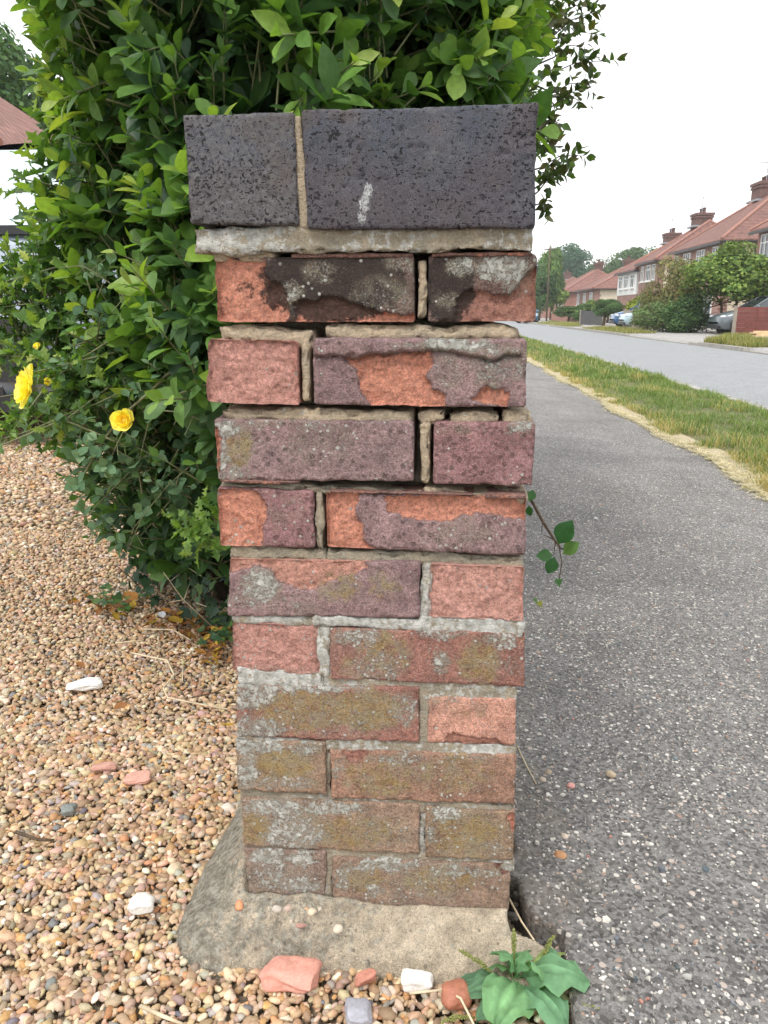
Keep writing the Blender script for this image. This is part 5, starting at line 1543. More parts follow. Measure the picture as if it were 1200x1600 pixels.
# fallen leaves at the foot of the ivy
FPAL = [((.42, .2, .06), 'orange-brown'), ((.5, .33, .06), 'yellow'), ((.34, .16, .07), 'brown')]
for i, (x, y, c, s_, lab) in enumerate(((350, 992, 0, .05, 'orange-brown fallen leaf against the side of the gatepost'), (322, 985, 2, .05, 'brown fallen leaf left of the one against the gatepost'), (205, 935, 0, .05, 'orange-brown fallen leaf at the left foot of the ivy'), (185, 962, 1, .04, 'yellow fallen leaf below the left foot of the ivy'), (275, 972, 1, .045, 'yellow fallen leaf below the middle of the ivy'), (300, 968, 0, .045, 'orange fallen leaf right of the yellow one below the ivy'), (325, 1037, 1, .03, 'small yellow fallen leaf on gravel beside the curled stalk'), (355, 1135, 1, .032, 'yellow leaf fragment beside a middle course of the gatepost'), (135, 952, 1, .03, 'yellow fallen leaf farthest left near the ivy'), (126, 1040, 2, .022, 'small red-brown leaf scrap above the white flake'), (190, 1105, 2, .03, 'pale brown leaf scrap right of the white flake'))):
    V, F = leaf_tmpl(ELLI, s_, s_ * .8, .3, -.4, .04)
    p = gp(x, y, .021)
    o = link('fallen_leaf', mesh_of('fallen_leaf', V - [0, s_ / 2, 0], F, M['leaf_matte'], {'tint': np.repeat(np.array(FPAL[c][0])[None], len(V), 0)}), None, tuple(p))
    o.rotation_euler = (random.uniform(-.3, .3), random.uniform(-.3, .3), random.uniform(0, 6.28))
    tag(o, lab, 'leaf', 'fallen leaves')
litter = []
for _ in range(170):                             # dead leaves and bits of stem caught under the hedge
    x, y = random.choice(((330, 1000), (260, 965), (190, 950), (300, 975), (345, 1020), (150, 940), (310, 990)))
    q = gp(x + rng.normal(0, 32), y + abs(rng.normal(0, 18)) - 12, random.uniform(.012, .02))
    if q[0] < UL - .02:
        litter.append(q)
litter = np.array(litter)
m_ = len(litter)
dl_ = np.c_[rng.normal(size=(m_, 2)), rng.normal(0, .25, m_)]
Rm = frames(dl_ / np.linalg.norm(dl_, axis=1)[:, None], np.c_[rng.normal(0, .4, (m_, 2)), np.ones(m_)])
tl = np.array([FPAL[random.choice((0, 2, 2, 2, 1))][0] for _ in range(m_)]) * rng.uniform(.5, 1.1, (m_, 1))
LV, LF, LC = join_inst(leaf_tmpl(ELLI, 1, .6, .4, -.5, .08), Rm, litter, rng.uniform(.012, .034, m_), tl)
kind(link('leaf_litter', mesh_of('leaf_litter', LV, LF, M['leaf_matte'], {'tint': LC})), 'stuff')
fb = leaf_tmpl(LANC, .05, .022, .2, .3, .1)
p = gp(253, 966, .015)
o = link('feather', mesh_of('feather', fb[0], fb[1], plain('feather', (.7, .7, .72), .8, .1)), None, tuple(p))
o.rotation_euler = (.2, .1, .4)
tag(o, 'small white downy feather below the ivy', 'feather')
# crumbs of soil and tarmac in the gap beside the footing
for i, (x, y, s_) in enumerate(((801, 1434, .013), (842, 1478, .013), (852, 1468, .011), (807, 1400, .009))):
    chunk('tarmac_crumb', ['black tarmac crumb under the bottom corner of the gatepost', 'black tarmac crumb beside the seed spike on the concrete', 'black tarmac crumb touching the broken pavement edge', 'black crumb high in the crack beside the gatepost'][i], 'crumb', x, y, s_, s_ * .8, s_ * .6, (.06, .055, .05), i, 60 + i, .008, level=2, boxy=4, rough=.3, group='tarmac crumbs')
# ------------------------------------------------------------------ verge grass and the straw along its edge
def blades(n, xf, hrange, wid, pal, pw, lean=.5):
    x, y = xf(n)
    n = len(x)
    z = np.interp(x, [PAV_X1 - .1, 1.7, 2.2, 2.7, KERB_X - .12], [-.075, -.055, -.06, -.075, -.1]) - .01
    tuft = np.clip(.75 + 1.5 * fbm(np.c_[x, y, x * 0], 5.5, 3, 71), .3, 1.7)
    h = rng.uniform(*hrange, n) * tuft
    an = rng.uniform(0, 6.283, n)
    d = np.stack([np.cos(an), np.sin(an)], 1)
    s = np.stack([-d[:, 1], d[:, 0]], 1)
    le = rng.uniform(.15, 1, n) * lean
    wd = wid * (.7 + .6 * rng.random(n)) * (1 + y * .05)
    V = np.zeros((n, 5, 3))
    base = np.stack([x + bend(y), y, z], 1)
    for i, (t, wt) in enumerate(((0, 1), (.55, .8))):
        c = base.copy()
        c[:, :2] += d * (h * le * t * t)[:, None]
        c[:, 2] += h * t * (1 - .25 * le * t)
        V[:, 2 * i] = c
        V[:, 2 * i + 1] = c
        V[:, 2 * i, :2] -= s * (wd * wt)[:, None]
        V[:, 2 * i + 1, :2] += s * (wd * wt)[:, None]
    V[:, 4] = base
    V[:, 4, :2] += d * (h * le)[:, None]
    V[:, 4, 2] += h * (1 - .3 * le)
    F = np.array([(0, 1, 3), (0, 3, 2), (2, 3, 4)])
    F = (F[None] + (np.arange(n) * 5)[:, None, None]).reshape(-1, 3)
    patch = fbm(np.c_[x, y * .6, x * 0], 3.6, 4, 73)
    dry = np.clip((PAV_X1 + .35 - x) / .45, 0, 1) * .75 + np.clip(patch, 0, .5) * .9
    ci = rng.choice(len(pal), n, p=pw)
    c = np.array(pal)[ci]
    isdry = rng.random(n) < dry
    c = np.where(isdry[:, None], np.array([(.5, .41, .2)]) * rng.uniform(.7, 1.2, (n, 1)), c * rng.uniform(.75, 1.25, (n, 1)))
    return V.reshape(-1, 3), F, np.repeat(c, 5, 0)
GP, GW = [(.11, .185, .055), (.15, .23, .07), (.2, .285, .1), (.26, .32, .14), (.38, .37, .22)], [.25, .3, .25, .13, .07]
def near_band(n):
    y = 2.2 + 9 * rng.random(n) ** 1.5
    return PAV_X1 + .06 + .06 * np.sin(y * 3.1) + (KERB_X - PAV_X1 - .2) * rng.random(n), y
def far_band(n):
    y = 10 + 40 * rng.random(n) ** 1.6
    return PAV_X1 + .05 + (KERB_X - PAV_X1 - .2) * rng.random(n), y
def edge_band(n):
    y = 2.2 + 10 * rng.random(n) ** 1.5
    return PAV_X1 + .02 + .05 * np.sin(y * 3.1) + .12 * rng.random(n), y
A1, A2, A3 = blades(70000, near_band, (.025, .095), .0016, GP, GW, 1.2), blades(26000, far_band, (.05, .11), .003, GP, GW, .8), blades(6000, edge_band, (.03, .08), .0014, GP, GW, 1.3)
VV, FF, CC, b = [], [], [], 0
for V, F, C in (A1, A2, A3):
    VV.append(V); FF.append(F + b); CC.append(C)
    b += len(V)
kind(link('grass', mesh_of('grass', np.concatenate(VV), np.concatenate(FF), M['grass'], {'tint': np.concatenate(CC)})), 'stuff')
# dry clippings swept along the pavement edge
def straw():
    n = 12000
    y = 1.8 + 16 * rng.random(n) ** 1.6
    x = PAV_X1 - .02 + .03 * np.sin(y * 1.7) + .02 * np.sin(y * 4.3 + 1) + np.abs(rng.normal(0, .03, n)) * np.where(rng.random(n) < .4, -1, 1) * (.7 + .6 * np.sin(y * 2.2) ** 2)
    an = rng.normal(math.pi / 2, .7, n)
    L = rng.uniform(.012, .04, n)
    wd = .0013 * (1 + y * .12)
    d = np.stack([np.cos(an), np.sin(an)], 1) * L[:, None]
    s = np.stack([-np.sin(an), np.cos(an)], 1) * wd[:, None]
    z = np.where(x < PAV_X1 + .02, pav_z(x, y) + .004, -.062) + rng.random(n) * .012
    c = np.stack([x, y], 1)
    V = np.zeros((n, 4, 3))
    for k_, q in enumerate((c - d - s, c + d - s, c + d + s, c - d + s)):
        V[:, k_, :2] = q
        V[:, k_, 2] = z + (.004 if k_ in (1, 2) else 0) * rng.random(n)
    F = np.arange(n * 4).reshape(n, 4)
    C = np.repeat(np.array([(.6, .54, .4)]) * rng.uniform(.7, 1.25, (n, 1)), 4, 0)
    kind(link('straw', mesh_of('straw', V.reshape(-1, 3), F, M['grass'], {'tint': C})), 'stuff')
straw()
k = NT('dry_edge')
k.bs(Base_Color=k.mix(k.noise(40, 6, .7), (.32, .27, .17), (.46, .39, .26)), Roughness=.95)
M['dry_edge'] = k.m
V, F = [], []
ys = np.concatenate([np.linspace(1.6, 8, 90), np.linspace(8.4, 60, 60)])
for y in ys:
    c = PAV_X1 - .005 + .03 * math.sin(y * 1.7) + .02 * math.sin(y * 4.3 + 1)
    hw = .016 + .008 * math.sin(y * 2.9) + .022 * float(vnoise(np.array([[y * 9, 0., 0.]]), 3)[0])
    V += [[c - hw + float(bend(y)), y, float(pav_z(c - hw, y)) + .004], [c + float(bend(y)), y, -.056], [c + .13 + float(bend(y)), y, -.05]]
F = [[i * 3 + j, i * 3 + j + 1, i * 3 + j + 4, i * 3 + j + 3] for i in range(len(ys) - 1) for j in (0, 1)]
kind(link('dry_soil', mesh_of('dry_soil', V, F, M['dry_edge'])), 'structure')

# ------------------------------------------------------------------ houses along the far side
M['wall_brick'] = mat_wall_brick('pinkish_house_brick', (.33, .165, .135), (.27, .13, .105))
M['wall_red'] = mat_wall_brick('red_house_brick', (.34, .13, .09), (.27, .1, .07))
M['render_cream'] = plain('cream_render', (.62, .55, .42), .9, .08, 3)
M['render_white'] = plain('white_render', (.78, .78, .76), .9, .06, 3)
M['tiles'] = mat_tiles('red_clay_tiles', (.27, .125, .1), (.2, .1, .08))
M['tiles_old'] = mat_tiles('weathered_clay_tiles', (.18, .095, .08), (.24, .115, .09))
M['ridge'] = plain('ridge_tile', (.34, .17, .13), .85, .25, 4)
M['frame'] = plain('white_frame', (.8, .8, .79), .5, .03)
M['gutter'] = plain('dark_gutter', (.03, .03, .032), .5, .1)
M['lead'] = plain('lead_flashing', (.3, .31, .33), .6, .15)
M['chim'] = mat_wall_brick('sooty_chimney_brick', (.17, .07, .055), (.11, .05, .042), (.2, .17, .15))
k = NT('window_glass')
k.bs(Base_Color=(.06, .075, .085), Roughness=.06, Specular_IOR_Level=.9)
M['glass'] = k.m
M['slate_panel'] = plain('slate_panel', (.07, .08, .1), .7, .2, 3)
def hip_roof(root, x0, x1, y0, y1, ze, zr, hip0, hip1, m, over=.32):
    X0, X1, Y0_, Y1_ = x0 - over, x1 + over, y0 - over, y1 + over
    xm = (x0 + x1) / 2
    a, b2 = y0 + hip0, y1 - hip1
    P = [(X0, Y0_, ze), (X1, Y0_, ze), (X1, Y1_, ze), (X0, Y1_, ze), (xm, a, zr), (xm, b2, zr)]
    V = P + [(x, y, z - .1) for x, y, z in P[:4]]
    F = [[0, 1, 4], [1, 2, 5, 4], [2, 3, 5], [3, 0, 4, 5], [0, 6, 7, 1], [1, 7, 8, 2], [2, 8, 9, 3], [3, 9, 6, 0], [9, 8, 7, 6]]
    off = Vector(root.location)
    r = link('roof', mesh_of('roof', np.array(V) - np.array(off), F, m, smooth=False), root)
    rb = MB()
    for p, q in ((P[0], P[4]), (P[3], P[5]), (P[4], P[5]), (P[1], P[4]), (P[2], P[5])):
        rb.tube(np.array([p, q]) - np.array(off) + [0, 0, .02], .09, 6)
    kind(rb.build('ridge_tile', M['ridge'], r), 'stuff')
    g_ = MB()
    g_.box(np.array([X0 - .03, (Y0_ + Y1_) / 2, ze - .16]) - np.array(off), (.1, Y1_ - Y0_, .12)).box(np.array([(X0 + X1) / 2, Y0_ - .03, ze - .16]) - np.array(off), (X1 - X0, .1, .12))
    g_.build('gutter', M['gutter'], r)
    return r
def aerial(root, roof, x, y, z):
    off = np.array(root.location)
    b = MB().tube(np.array([[x, y, z], [x, y, z + 1.5]]) - off, .03, 5)
    b.tube(np.array([[x - .5, y, z + 1.4], [x + .5, y, z + 1.42]]) - off, .02, 4)
    for i in range(6):
        b.tube(np.array([[x - .45 + i * .17, y - .22, z + 1.41], [x - .45 + i * .17, y + .22, z + 1.41]]) - off, .012, 4)
    kind(b.build('aerial', M['lead'], roof), 'stuff')
def chimney(roof, root, x, y, z0, z1, wx, wy, pots):
    off = np.array(root.location)
    b = MB().box(np.array([x, y, (z0 + z1) / 2]) - off, (wx, wy, z1 - z0))
    b.box(np.array([x, y, z1 - .28]) - off, (wx + .14, wy + .14, .14)).box(np.array([x, y, z1 - .07]) - off, (wx + .22, wy + .22, .18))
    c = b.build('chimney', M['chim'], roof)
    for i in range(pots):
        V, F = lathe([(.1, 0), (.13, .02), (.11, .08), (.1, .34), (.13, .36), (.13, .42), (.08, .42), (.07, .1)], 10)
        link('chimney_pot', mesh_of('chimney_pot', V, F, M['chim'], smooth=True), roof, tuple(np.array([x, y + (i - (pots - 1) / 2) * wy / max(1, pots) * .95, z1]) - off))
def window(root, x, y, z, wy, wz, facing='x', bars=2, trans=True):
    """window in a wall that faces the road (-x) or down the street (-y)"""
    off = np.array(root.location)
    f = MB()
    t, dp = .07, .1
    def pl(cy, cz, sy, sz, d=dp, push=0.0):
        c, s = ((x - push, y + cy, z + cz), (d, sy, sz)) if facing == 'x' else ((x + cy, y - push, z + cz), (sy, d, sz))
        f.box(np.array(c) - off, s)
    pl(0, wz / 2 - t / 2, wy, t); pl(0, -wz / 2 + t / 2, wy, t)
    pl(-wy / 2 + t / 2, 0, t, wz - 2 * t); pl(wy / 2 - t / 2, 0, t, wz - 2 * t)
    for i in range(1, bars + 1):
        pl(-wy / 2 + wy * i / (bars + 1), 0, .06, wz - 2 * t, dp * .9)
    if trans:
        pl(0, wz * .2, wy - 2 * t, .05, dp * .8)
    fr = f.build('window', M['frame'], root)
    g_ = MB()
    c, s = ((x + .01, y, z), (.03, wy - .1, wz - .1)) if facing == 'x' else ((x, y + .01, z), (wy - .1, .03, wz - .1))
    g_.box(np.array(c) - off, s)
    g_.build('pane', M['glass'], fr)
    s_ = MB()
    c, s = ((x - .06, y, z - wz / 2 - .04), (.2, wy + .16, .07)) if facing == 'x' else ((x, y - .06, z - wz / 2 - .04), (wy + .16, .2, .07))
    s_.box(np.array(c) - off, s)
    s_.build('sill', M['frame'], fr)
def house(label, x0, x1, y0, y1, ze, zr, hips, wall, roofm, wins, chims, side=None, upper=None, ground=-.1):
    root = thing('house', label, 'house', (x0, y0, ground), 0, 'houses along the far side of the road')
    off = np.array(root.location)
    b = MB().box(np.array([(x0 + x1) / 2, (y0 + y1) / 2, (ze - .12 + ground) / 2]) - off, (x1 - x0, y1 - y0, ze - .12 - ground))
    b.build('wall', wall, root)
    if upper is not None:
        zz, m = upper
        MB().box(np.array([x0 + 1, (y0 + y1) / 2, (zz + ze - .12) / 2]) - off, (2.08, y1 - y0 + .08, ze - .12 - zz - .02)).build('upper_wall', m, root)
    if side is not None:
        MB().box(np.array([(x0 + x1) / 2 + .25, y0 - .01, (ze - .14 + ground) / 2 + .05]) - off, (x1 - x0 - .5, .06, ze - .14 - ground - .1)).build('side_render', side, root)
        q = MB()
        for i in range(int((ze - .5) / .45)):
            q.box(np.array([x0 + .2 + (.1 if i % 2 else 0), y0 - .03, ground + .3 + i * .45]) - off, (.42 + (.2 if i % 2 else 0), .06, .225))
        kind(q.build('quoin', wall, root), 'stuff')
    r = hip_roof(root, x0, x1, y0, y1, ze, zr, hips[0], hips[1], roofm)
    for cx, cy, z0, z1, wx, wy, n in chims:
        chimney(r, root, cx, cy, z0, z1, wx, wy, n)
        if n >= 3:
            aerial(root, r, cx - .2, cy - .5, z1 - .3)
        MB().box(np.array([cx - .1, cy, z0 + .35]) - off, (wx + .3, wy + .25, .12)).build('flashing', M['lead'], r)
    for (y, z, wy, wz, nb) in wins:
        window(root, x0 - (.08 if upper is not None and z > upper[0] else .02), y, z, wy, wz, 'x', nb)
    return root
FX = 16.0
h = house('nearest brick house, cut off by the picture edge, with a red tiled hip roof', FX, FX + 9, 31, 42.6, 4.8, 8.0, (4.4, 4.2), M['wall_red'], M['tiles'], [(41.2, 3.85, 1.7, 1.35, 2), (37.0, 3.85, 1.7, 1.35, 2), (39.3, 1.2, 2.0, 1.5, 2), (36.0, 1.2, 2.0, 1.5, 2)], [])
h = house('brick house with a weathered roof, cream side wall and big chimney above the maple', FX, FX + 9, 47.4, 57.2, 4.78, 8.0, (4.6, 3.6), M['wall_brick'], M['tiles_old'], [(48.7, 3.9, 1.0, 1.2, 1), (51.4, 3.9, 1.5, 1.2, 2), (54.2, 3.9, 1.5, 1.2, 2), (56.5, 3.9, .9, 1.2, 1), (49.5, 1.3, 2.0, 1.5, 2), (54, 1.3, 2.0, 1.5, 2)], [(FX + 4.5, 54.3, 7.3, 8.75, 1.15, 1.5, 4)], M['render_cream'])
MB().tube(np.array([[1.2, -.12, 5.0], [1.6, -.12, 4.6], [1.7, -.1, 4.2], [1.7, -.1, 0]]), .05, 6).build('drainpipe', M['gutter'], h)
h = house('brick house with cream gable side and two chimneys behind the brown shrub', FX, FX + 9, 61.3, 66.7, 4.6, 7.6, (3.4, 1.0), M['wall_brick'], M['tiles_old'], [(62.2, 3.7, .8, 1.2, 1), (63.8, 3.7, 1.5, 1.2, 2), (65.6, 3.7, .8, 1.2, 1), (63.5, 1.2, 2.2, 1.5, 2)], [(FX + 4.2, 65.6, 6.9, 8.2, 1.2, 1.4, 3)], M['render_cream'])
h = house('house with a white rendered upper floor and a dark tiled roof', FX + .02, FX + 9, 67.4, 74.4, 4.2, 7.0, (3.4, 1.2), M['wall_brick'], M['tiles_old'], [(68.7, 3.3, 1.2, 1.1, 1), (70.9, 3.3, 1.5, 1.1, 2), (73, 3.3, 1.2, 1.1, 1)], [(FX + 4.2, 73.6, 6.3, 7.5, 1.1, 1.4, 4)], None, (2.2, M['render_white']))
h = house('lower house beyond the white one, with a dark slate panel on its end wall', FX, FX + 9.5, 85, 96.3, 3.25, 5.8, (3.2, 3.5), M['wall_brick'], M['tiles'], [(87, 2.2, 1.4, 1.3, 1), (91, 2.2, 1.4, 1.3, 1), (95, 2.2, 1.4, 1.3, 1)], [(FX + 5, 93, 5.3, 6.5, .9, 1.2, 2)], M['render_cream'])
MB().box((5.8, -.08, 2.4), (4.6, .1, 1.7)).build('slate_panel', M['slate_panel'], h)
h = house('small brick house farthest along the row, mostly roof', FX - .6, FX + 8, 101, 112, 3.3, 6.0, (3.5, 3.5), M['wall_red'], M['tiles'], [(103, 2.0, 1.4, 1.2, 1), (107, 2.0, 1.4, 1.2, 1)], [(FX + 4, 105, 5.4, 6.9, .9, 1.2, 2)])
h = house('distant house end showing between the garden trees', FX - 1, FX + 8, 118, 130, 3.3, 5.8, (3.5, 3.5), M['wall_red'], M['tiles_old'], [(120, 2.0, 1.4, 1.2, 1)], [(FX + 3, 124, 5.2, 6.6, .9, 1.2, 2)])

# ------------------------------------------------------------------ trees and garden shrubs
CROWN = {}
def crown_mesh(key, n, pal, ls, lobes, seed, flat=0.0):
    if key in CROWN:
        return CROWN[key]
    r = np.random.default_rng(seed)
    L = r.normal(size=(lobes, 3))
    L /= np.linalg.norm(L, axis=1)[:, None]
    L *= r.uniform(.3, .72, (lobes, 1))
    R_ = r.uniform(.24, .42, lobes)
    P, N, W = [], [], []
    for c, q in zip(L, R_):
        m = int(n / lobes)
        d = r.normal(size=(m, 3))
        d /= np.linalg.norm(d, axis=1)[:, None]
        d[:, 2] = np.abs(d[:, 2]) * np.where(r.random(m) < .75, 1, -1)
        rr = q * r.uniform(.55, 1.08, m) ** .6
        P.append(c + d * rr[:, None] * [1, 1, 1 - flat])
        N.append(d)
        W.append(np.full(m, r.uniform(.75, 1.25)))
    P, N, W = np.concatenate(P), np.concatenate(N), np.concatenate(W)
    m = len(P)
    D = unit3(np.cross(N, r.normal(size=(m, 3))))
    Rm = frames(D, N + r.normal(0, .45, (m, 3)))
    V = np.array([[-.5, 0, 0], [0, -.45, .08], [.5, 0, 0], [0, .6, .1]])
    F = np.array([[0, 1, 2, 3]])
    ci = r.choice(len(pal), m)
    tint = np.array(pal)[ci] * W[:, None] * r.uniform(.8, 1.2, (m, 1))
    VV, FF, CC = join_inst((V, F), Rm, P, ls * r.uniform(.6, 1.35, m), tint)
    CROWN[key] = mesh_of('crown', VV, FF, M['leaf_matte'], {'tint': CC}, False)
    return CROWN[key]
def unit3(v):
    return v / (np.linalg.norm(v, axis=1)[:, None] + 1e-9)
def tree(name, label, cat, x, y, rx, ry, h, z0, key, pal, n=2600, ls=.12, lobes=16, trunk=.12, crown_from=.25, group=None, seed=1, flat=0.0, stems=1):
    root = thing(name, label, cat, (x, y, -.1), 0, group)
    cz = (h * crown_from + h) / 2
    c = link('crown', crown_mesh(key, n, pal, ls, lobes, seed, flat), root)
    c.location = (0, 0, cz)
    c.scale = (rx, ry, h * (1 - crown_from) / 2 * 1.05)
    c.rotation_euler = (0, 0, seed * 1.3)
    b = MB()
    for s_ in range(stems):
        dx = (s_ - (stems - 1) / 2) * rx * .25
        b.tube([[dx * .5, 0, -.05], [dx * .8 + .05 * rx, 0, h * .3], [dx * 1.6, .03 * rx, h * .6], [dx * 2, 0, h * .85]], [trunk, trunk * .75, trunk * .5, trunk * .15], 7)
        for j in range(5):
            z = h * (crown_from + .08 + .1 * j)
            an = j * 2.4 + s_
            b.tube([[dx * 1.2, 0, z], [dx + rx * .35 * math.cos(an), ry * .35 * math.sin(an), z + h * .1], [dx + rx * .65 * math.cos(an), ry * .65 * math.sin(an), z + h * .16]], [trunk * .4, trunk * .25, trunk * .1], 5)
    b.build('trunk', M['bark'], root, smooth=True)
    return root
G1 = [(.05, .105, .04), (.065, .13, .045), (.085, .16, .055), (.11, .19, .065)]
G2 = [(.09, .16, .045), (.13, .21, .05), (.18, .27, .065), (.24, .31, .08)]
G3 = [(.15, .13, .06), (.2, .17, .075), (.24, .22, .09), (.16, .19, .07)]
G4 = [(.2, .25, .03), (.3, .33, .04), (.26, .3, .05), (.14, .2, .04)]
G5 = [(.05, .12, .07), (.065, .145, .08), (.085, .17, .095), (.045, .1, .06)]
def sx(px, y):                                  # x of a sight line at ground-ish height, distance y
    return float(wp(px, 495, y)[0])
TB = 'trees beyond the houses'
tree('maple_tree', 'wide yellow-green maple in the front garden above the red-brown fence', 'tree', sx(1150, 34), 34.5, 3.1, 1.9, 3.8, 0, 'maple', G2, 13000, .06, 44, .07, .2, seed=3, flat=.12, stems=3)
tree('brown_shrub', 'large olive-brown shrub at the front of the garden left of the maple', 'shrub', sx(1056, 36), 36.5, 1.75, 1.3, 3.3, 0, 'brown', G3, 11000, .06, 34, .05, -.06, seed=4, stems=3)
tree('garden_shrub', 'dark green bush between the olive-brown shrub and the parked grey car', 'shrub', sx(1085, 34.5), 34.8, 1.6, 1.0, 1.75, 0, 'dark', G1, 9000, .065, 30, .04, -.12, seed=5, stems=3)
tree('pale_shrub', 'pale green shrub leaning on the grey wooden fence', 'shrub', sx(1022, 39), 39.5, 1.2, 1.0, 1.7, 0, 'pale', [(.12, .17, .07), (.16, .21, .09), (.2, .25, .12), (.09, .14, .05)], 6000, .07, 26, .04, -.1, seed=6, stems=3)
tree('garden_shrub', 'broad pale green bush low along the front of the brown shrub', 'shrub', sx(1048, 35.5), 35.6, 2.0, .9, 1.5, 0, 'palegreen', [(.12, .19, .07), (.16, .24, .09), (.2, .28, .11), (.1, .15, .06)], 9000, .06, 34, .04, -.15, seed=26, stems=3)
tree('golden_shrub', 'bright yellow-green shrub in front of the white-topped house', 'shrub', sx(993, 52), 52, 1.3, 1.2, 2.5, 0, 'gold', G4, 2400, .14, 14, .05, .05, seed=7)
tree('garden_shrub', 'dark shrub beside the parked blue car', 'shrub', sx(951, 50), 51.5, 1.1, 1.0, 1.75, 0, 'dark', G1, 0, seed=8)
tree('hedge_bush', 'light green arching hedge behind the dark grey fence panels', 'shrub', sx(925, 58), 59, 1.9, 1.6, 1.55, 0, 'arch', [(.08, .14, .04), (.11, .18, .05), (.14, .22, .07), (.05, .1, .03)], 3000, .13, 16, .05, .0, seed=9)
tree('hedge_bush', 'rounded green hedge left of the arching one, farther along the pavement', 'shrub', sx(893, 70), 72, 2.1, 1.6, 1.45, 0, 'arch', G2, 0, seed=10)
tree('garden_shrub', 'green bush in front of the slate-panelled house', 'shrub', sx(931, 74), 75, 2.2, 1.6, 2.2, 0, 'mid', G2, 2600, .13, 14, .06, .0, seed=11)
tree('garden_shrub', 'dark bush below the white-topped house', 'shrub', sx(957, 64), 66, 1.7, 1.4, 2.0, 0, 'dark', G1, 0, seed=12)
tree('orange_shrub', 'small orange-tinted shrub beneath the slate panel', 'shrub', sx(935, 82), 83, 1.6, 1.2, 2.1, 0, 'orange', [(.3, .17, .06), (.24, .19, .06), (.2, .2, .06)], 1500, .14, 10, .05, .0, seed=13)
tree('conifer_tree', 'tall thin-topped green tree nearest the gatepost edge', 'tree', sx(862, 92), 93, 2.1, 2.0, 8.6, 0, 'conifer', G2[:3] + G1[2:], 9000, .085, 30, .16, .08, TB, seed=14)
tree('street_tree', 'dense dark tree low behind the thin-topped one', 'tree', sx(846, 84), 86, 2.2, 2, 5.6, 0, 'street', G1, 8000, .085, 24, .14, .1, TB, seed=15)
tree('street_tree', 'mid green tree right of the thin-topped one, above the far hedges', 'tree', sx(877, 84), 88, 1.6, 1.6, 4.2, 0, 'mid', G2, 0, group=TB, seed=16)
tree('poplar_tree', 'tall blue-green tree rising behind the street trees', 'tree', sx(890, 150), 152, 6.2, 5, 13.2, 0, 'poplar', G5, 12000, .06, 36, .3, .05, TB, seed=17)
tree('poplar_tree', 'second blue-green tree, lower, to the left of the tall one', 'tree', sx(862, 160), 162, 6, 5, 12, 0, 'poplar', G5, 0, group=TB, seed=18)
tree('broad_tree', 'dark broad tree over the roof of the slate-panelled house', 'tree', sx(920, 170), 172, 7, 5, 11, 0, 'broad', G1, 10000, .06, 34, .3, .05, TB, seed=19)
tree('broad_tree', 'olive tree top above the low roofs', 'tree', sx(952, 165), 165, 8.5, 5, 11.8, 0, 'olive', [(.06, .085, .035), (.08, .11, .04), (.1, .13, .045)], 9000, .06, 32, .3, .05, TB, seed=20)
tree('broad_tree', 'dark green tree top against the sky left of the white-topped house', 'tree', sx(990, 150), 150, 7.5, 5, 12.8, 0, 'broad', G1, 0, group=TB, seed=21)
tree('broad_tree', 'low dark tree closing the end of the street', 'tree', sx(842, 180), 185, 10, 5, 9, 0, 'broad', G1, 0, group=TB, seed=22)
tree('garden_tree', 'dark tree behind the red roofed house over the drive', 'tree', sx(-10, 22), 24, 3.4, 3, 9.2, 0, 'gdark', G1, 14000, .05, 34, .2, .2, seed=23)
tree('garden_shrub', 'low bush spilling over the kerb beside the dark fence panels', 'shrub', sx(916, 58), 57.5, 1.4, 1.0, 1.0, 0, 'dark', G1, 0, seed=24)
tree('garden_shrub', 'small grey-green bush at the foot of the grey wooden fence', 'shrub', sx(1000, 39), 38.5, .8, .6, .7, 0, 'pale', G1, 0, seed=25)

# telegraph pole
tp = thing('telegraph_pole', 'thin wooden telegraph pole standing among the street trees', 'pole', (sx(854, 80), 80, -.1))
MB().tube([[0, 0, 0], [0, 0, 7.2]], [.09, .06], 8).build('pole', M['bark'], tp, smooth=True)
MB().box((0, 0, 6.8), (1.1, .08, .09)).build('crossbar', M['bark'], tp)

# ------------------------------------------------------------------ fences and what lies by them
M['red_wood'] = plain('red_brown_fence_wood', (.17, .05, .038), .8, .25, 5, bump=.3)
M['grey_wood'] = plain('grey_fence_wood', (.3, .26, .21), .85, .25, 6, bump=.3)
M['dark_wood'] = plain('dark_grey_fence_wood', (.085, .085, .085), .85, .2, 6, bump=.3)
M['new_wood'] = plain('sawn_wood', (.62, .46, .27), .7, .2, 8)
def board_fence(name, label, p, q, hgt, nb, m, upright=False, postm=None):
    p, q = np.array(p, float), np.array(q, float)
    L = np.linalg.norm(q - p)
    an = math.atan2(q[1] - p[1], q[0] - p[0])
    root = thing(name, label, 'fence', (p[0], p[1], -.1), an)
    for i in range(nb):
        if upright:
            me = MB().box((L * (i + .5) / nb, .012 * (i % 2), hgt / 2 + .02 + .012 * math.sin(i * 7.1)), (L / nb * .96, .02, hgt))
        else:
            me = MB().box((L / 2, .008 * (i % 2), hgt * (i + .5) / nb + .03), (L - .06, .022, hgt / nb * .95))
        me.build('board', m, root)
    for x in (0.0, L):
        MB().box((x, .03, hgt / 2 + .03), (.1, .1, hgt + .1)).build('post', postm or m, root)
    if upright:
        for z in (.25, .75):
            MB().box((L / 2, .045, hgt * z), (L, .04, .07)).build('rail', m, root)
    else:
        for t in (.25, .5, .75):
            MB().box((L * t, -.022, hgt / 2 + .03), (.045, .02, hgt)).build('batten', m, root)
    return root
x0 = sx(1149, 30)
board_fence('board_fence', 'red-brown fence panel of horizontal boards in front of the grey car', (x0, 30), (x0 + 3.2, 30.1), 1.02, 7, M['red_wood'], False, M['grey_wood'])
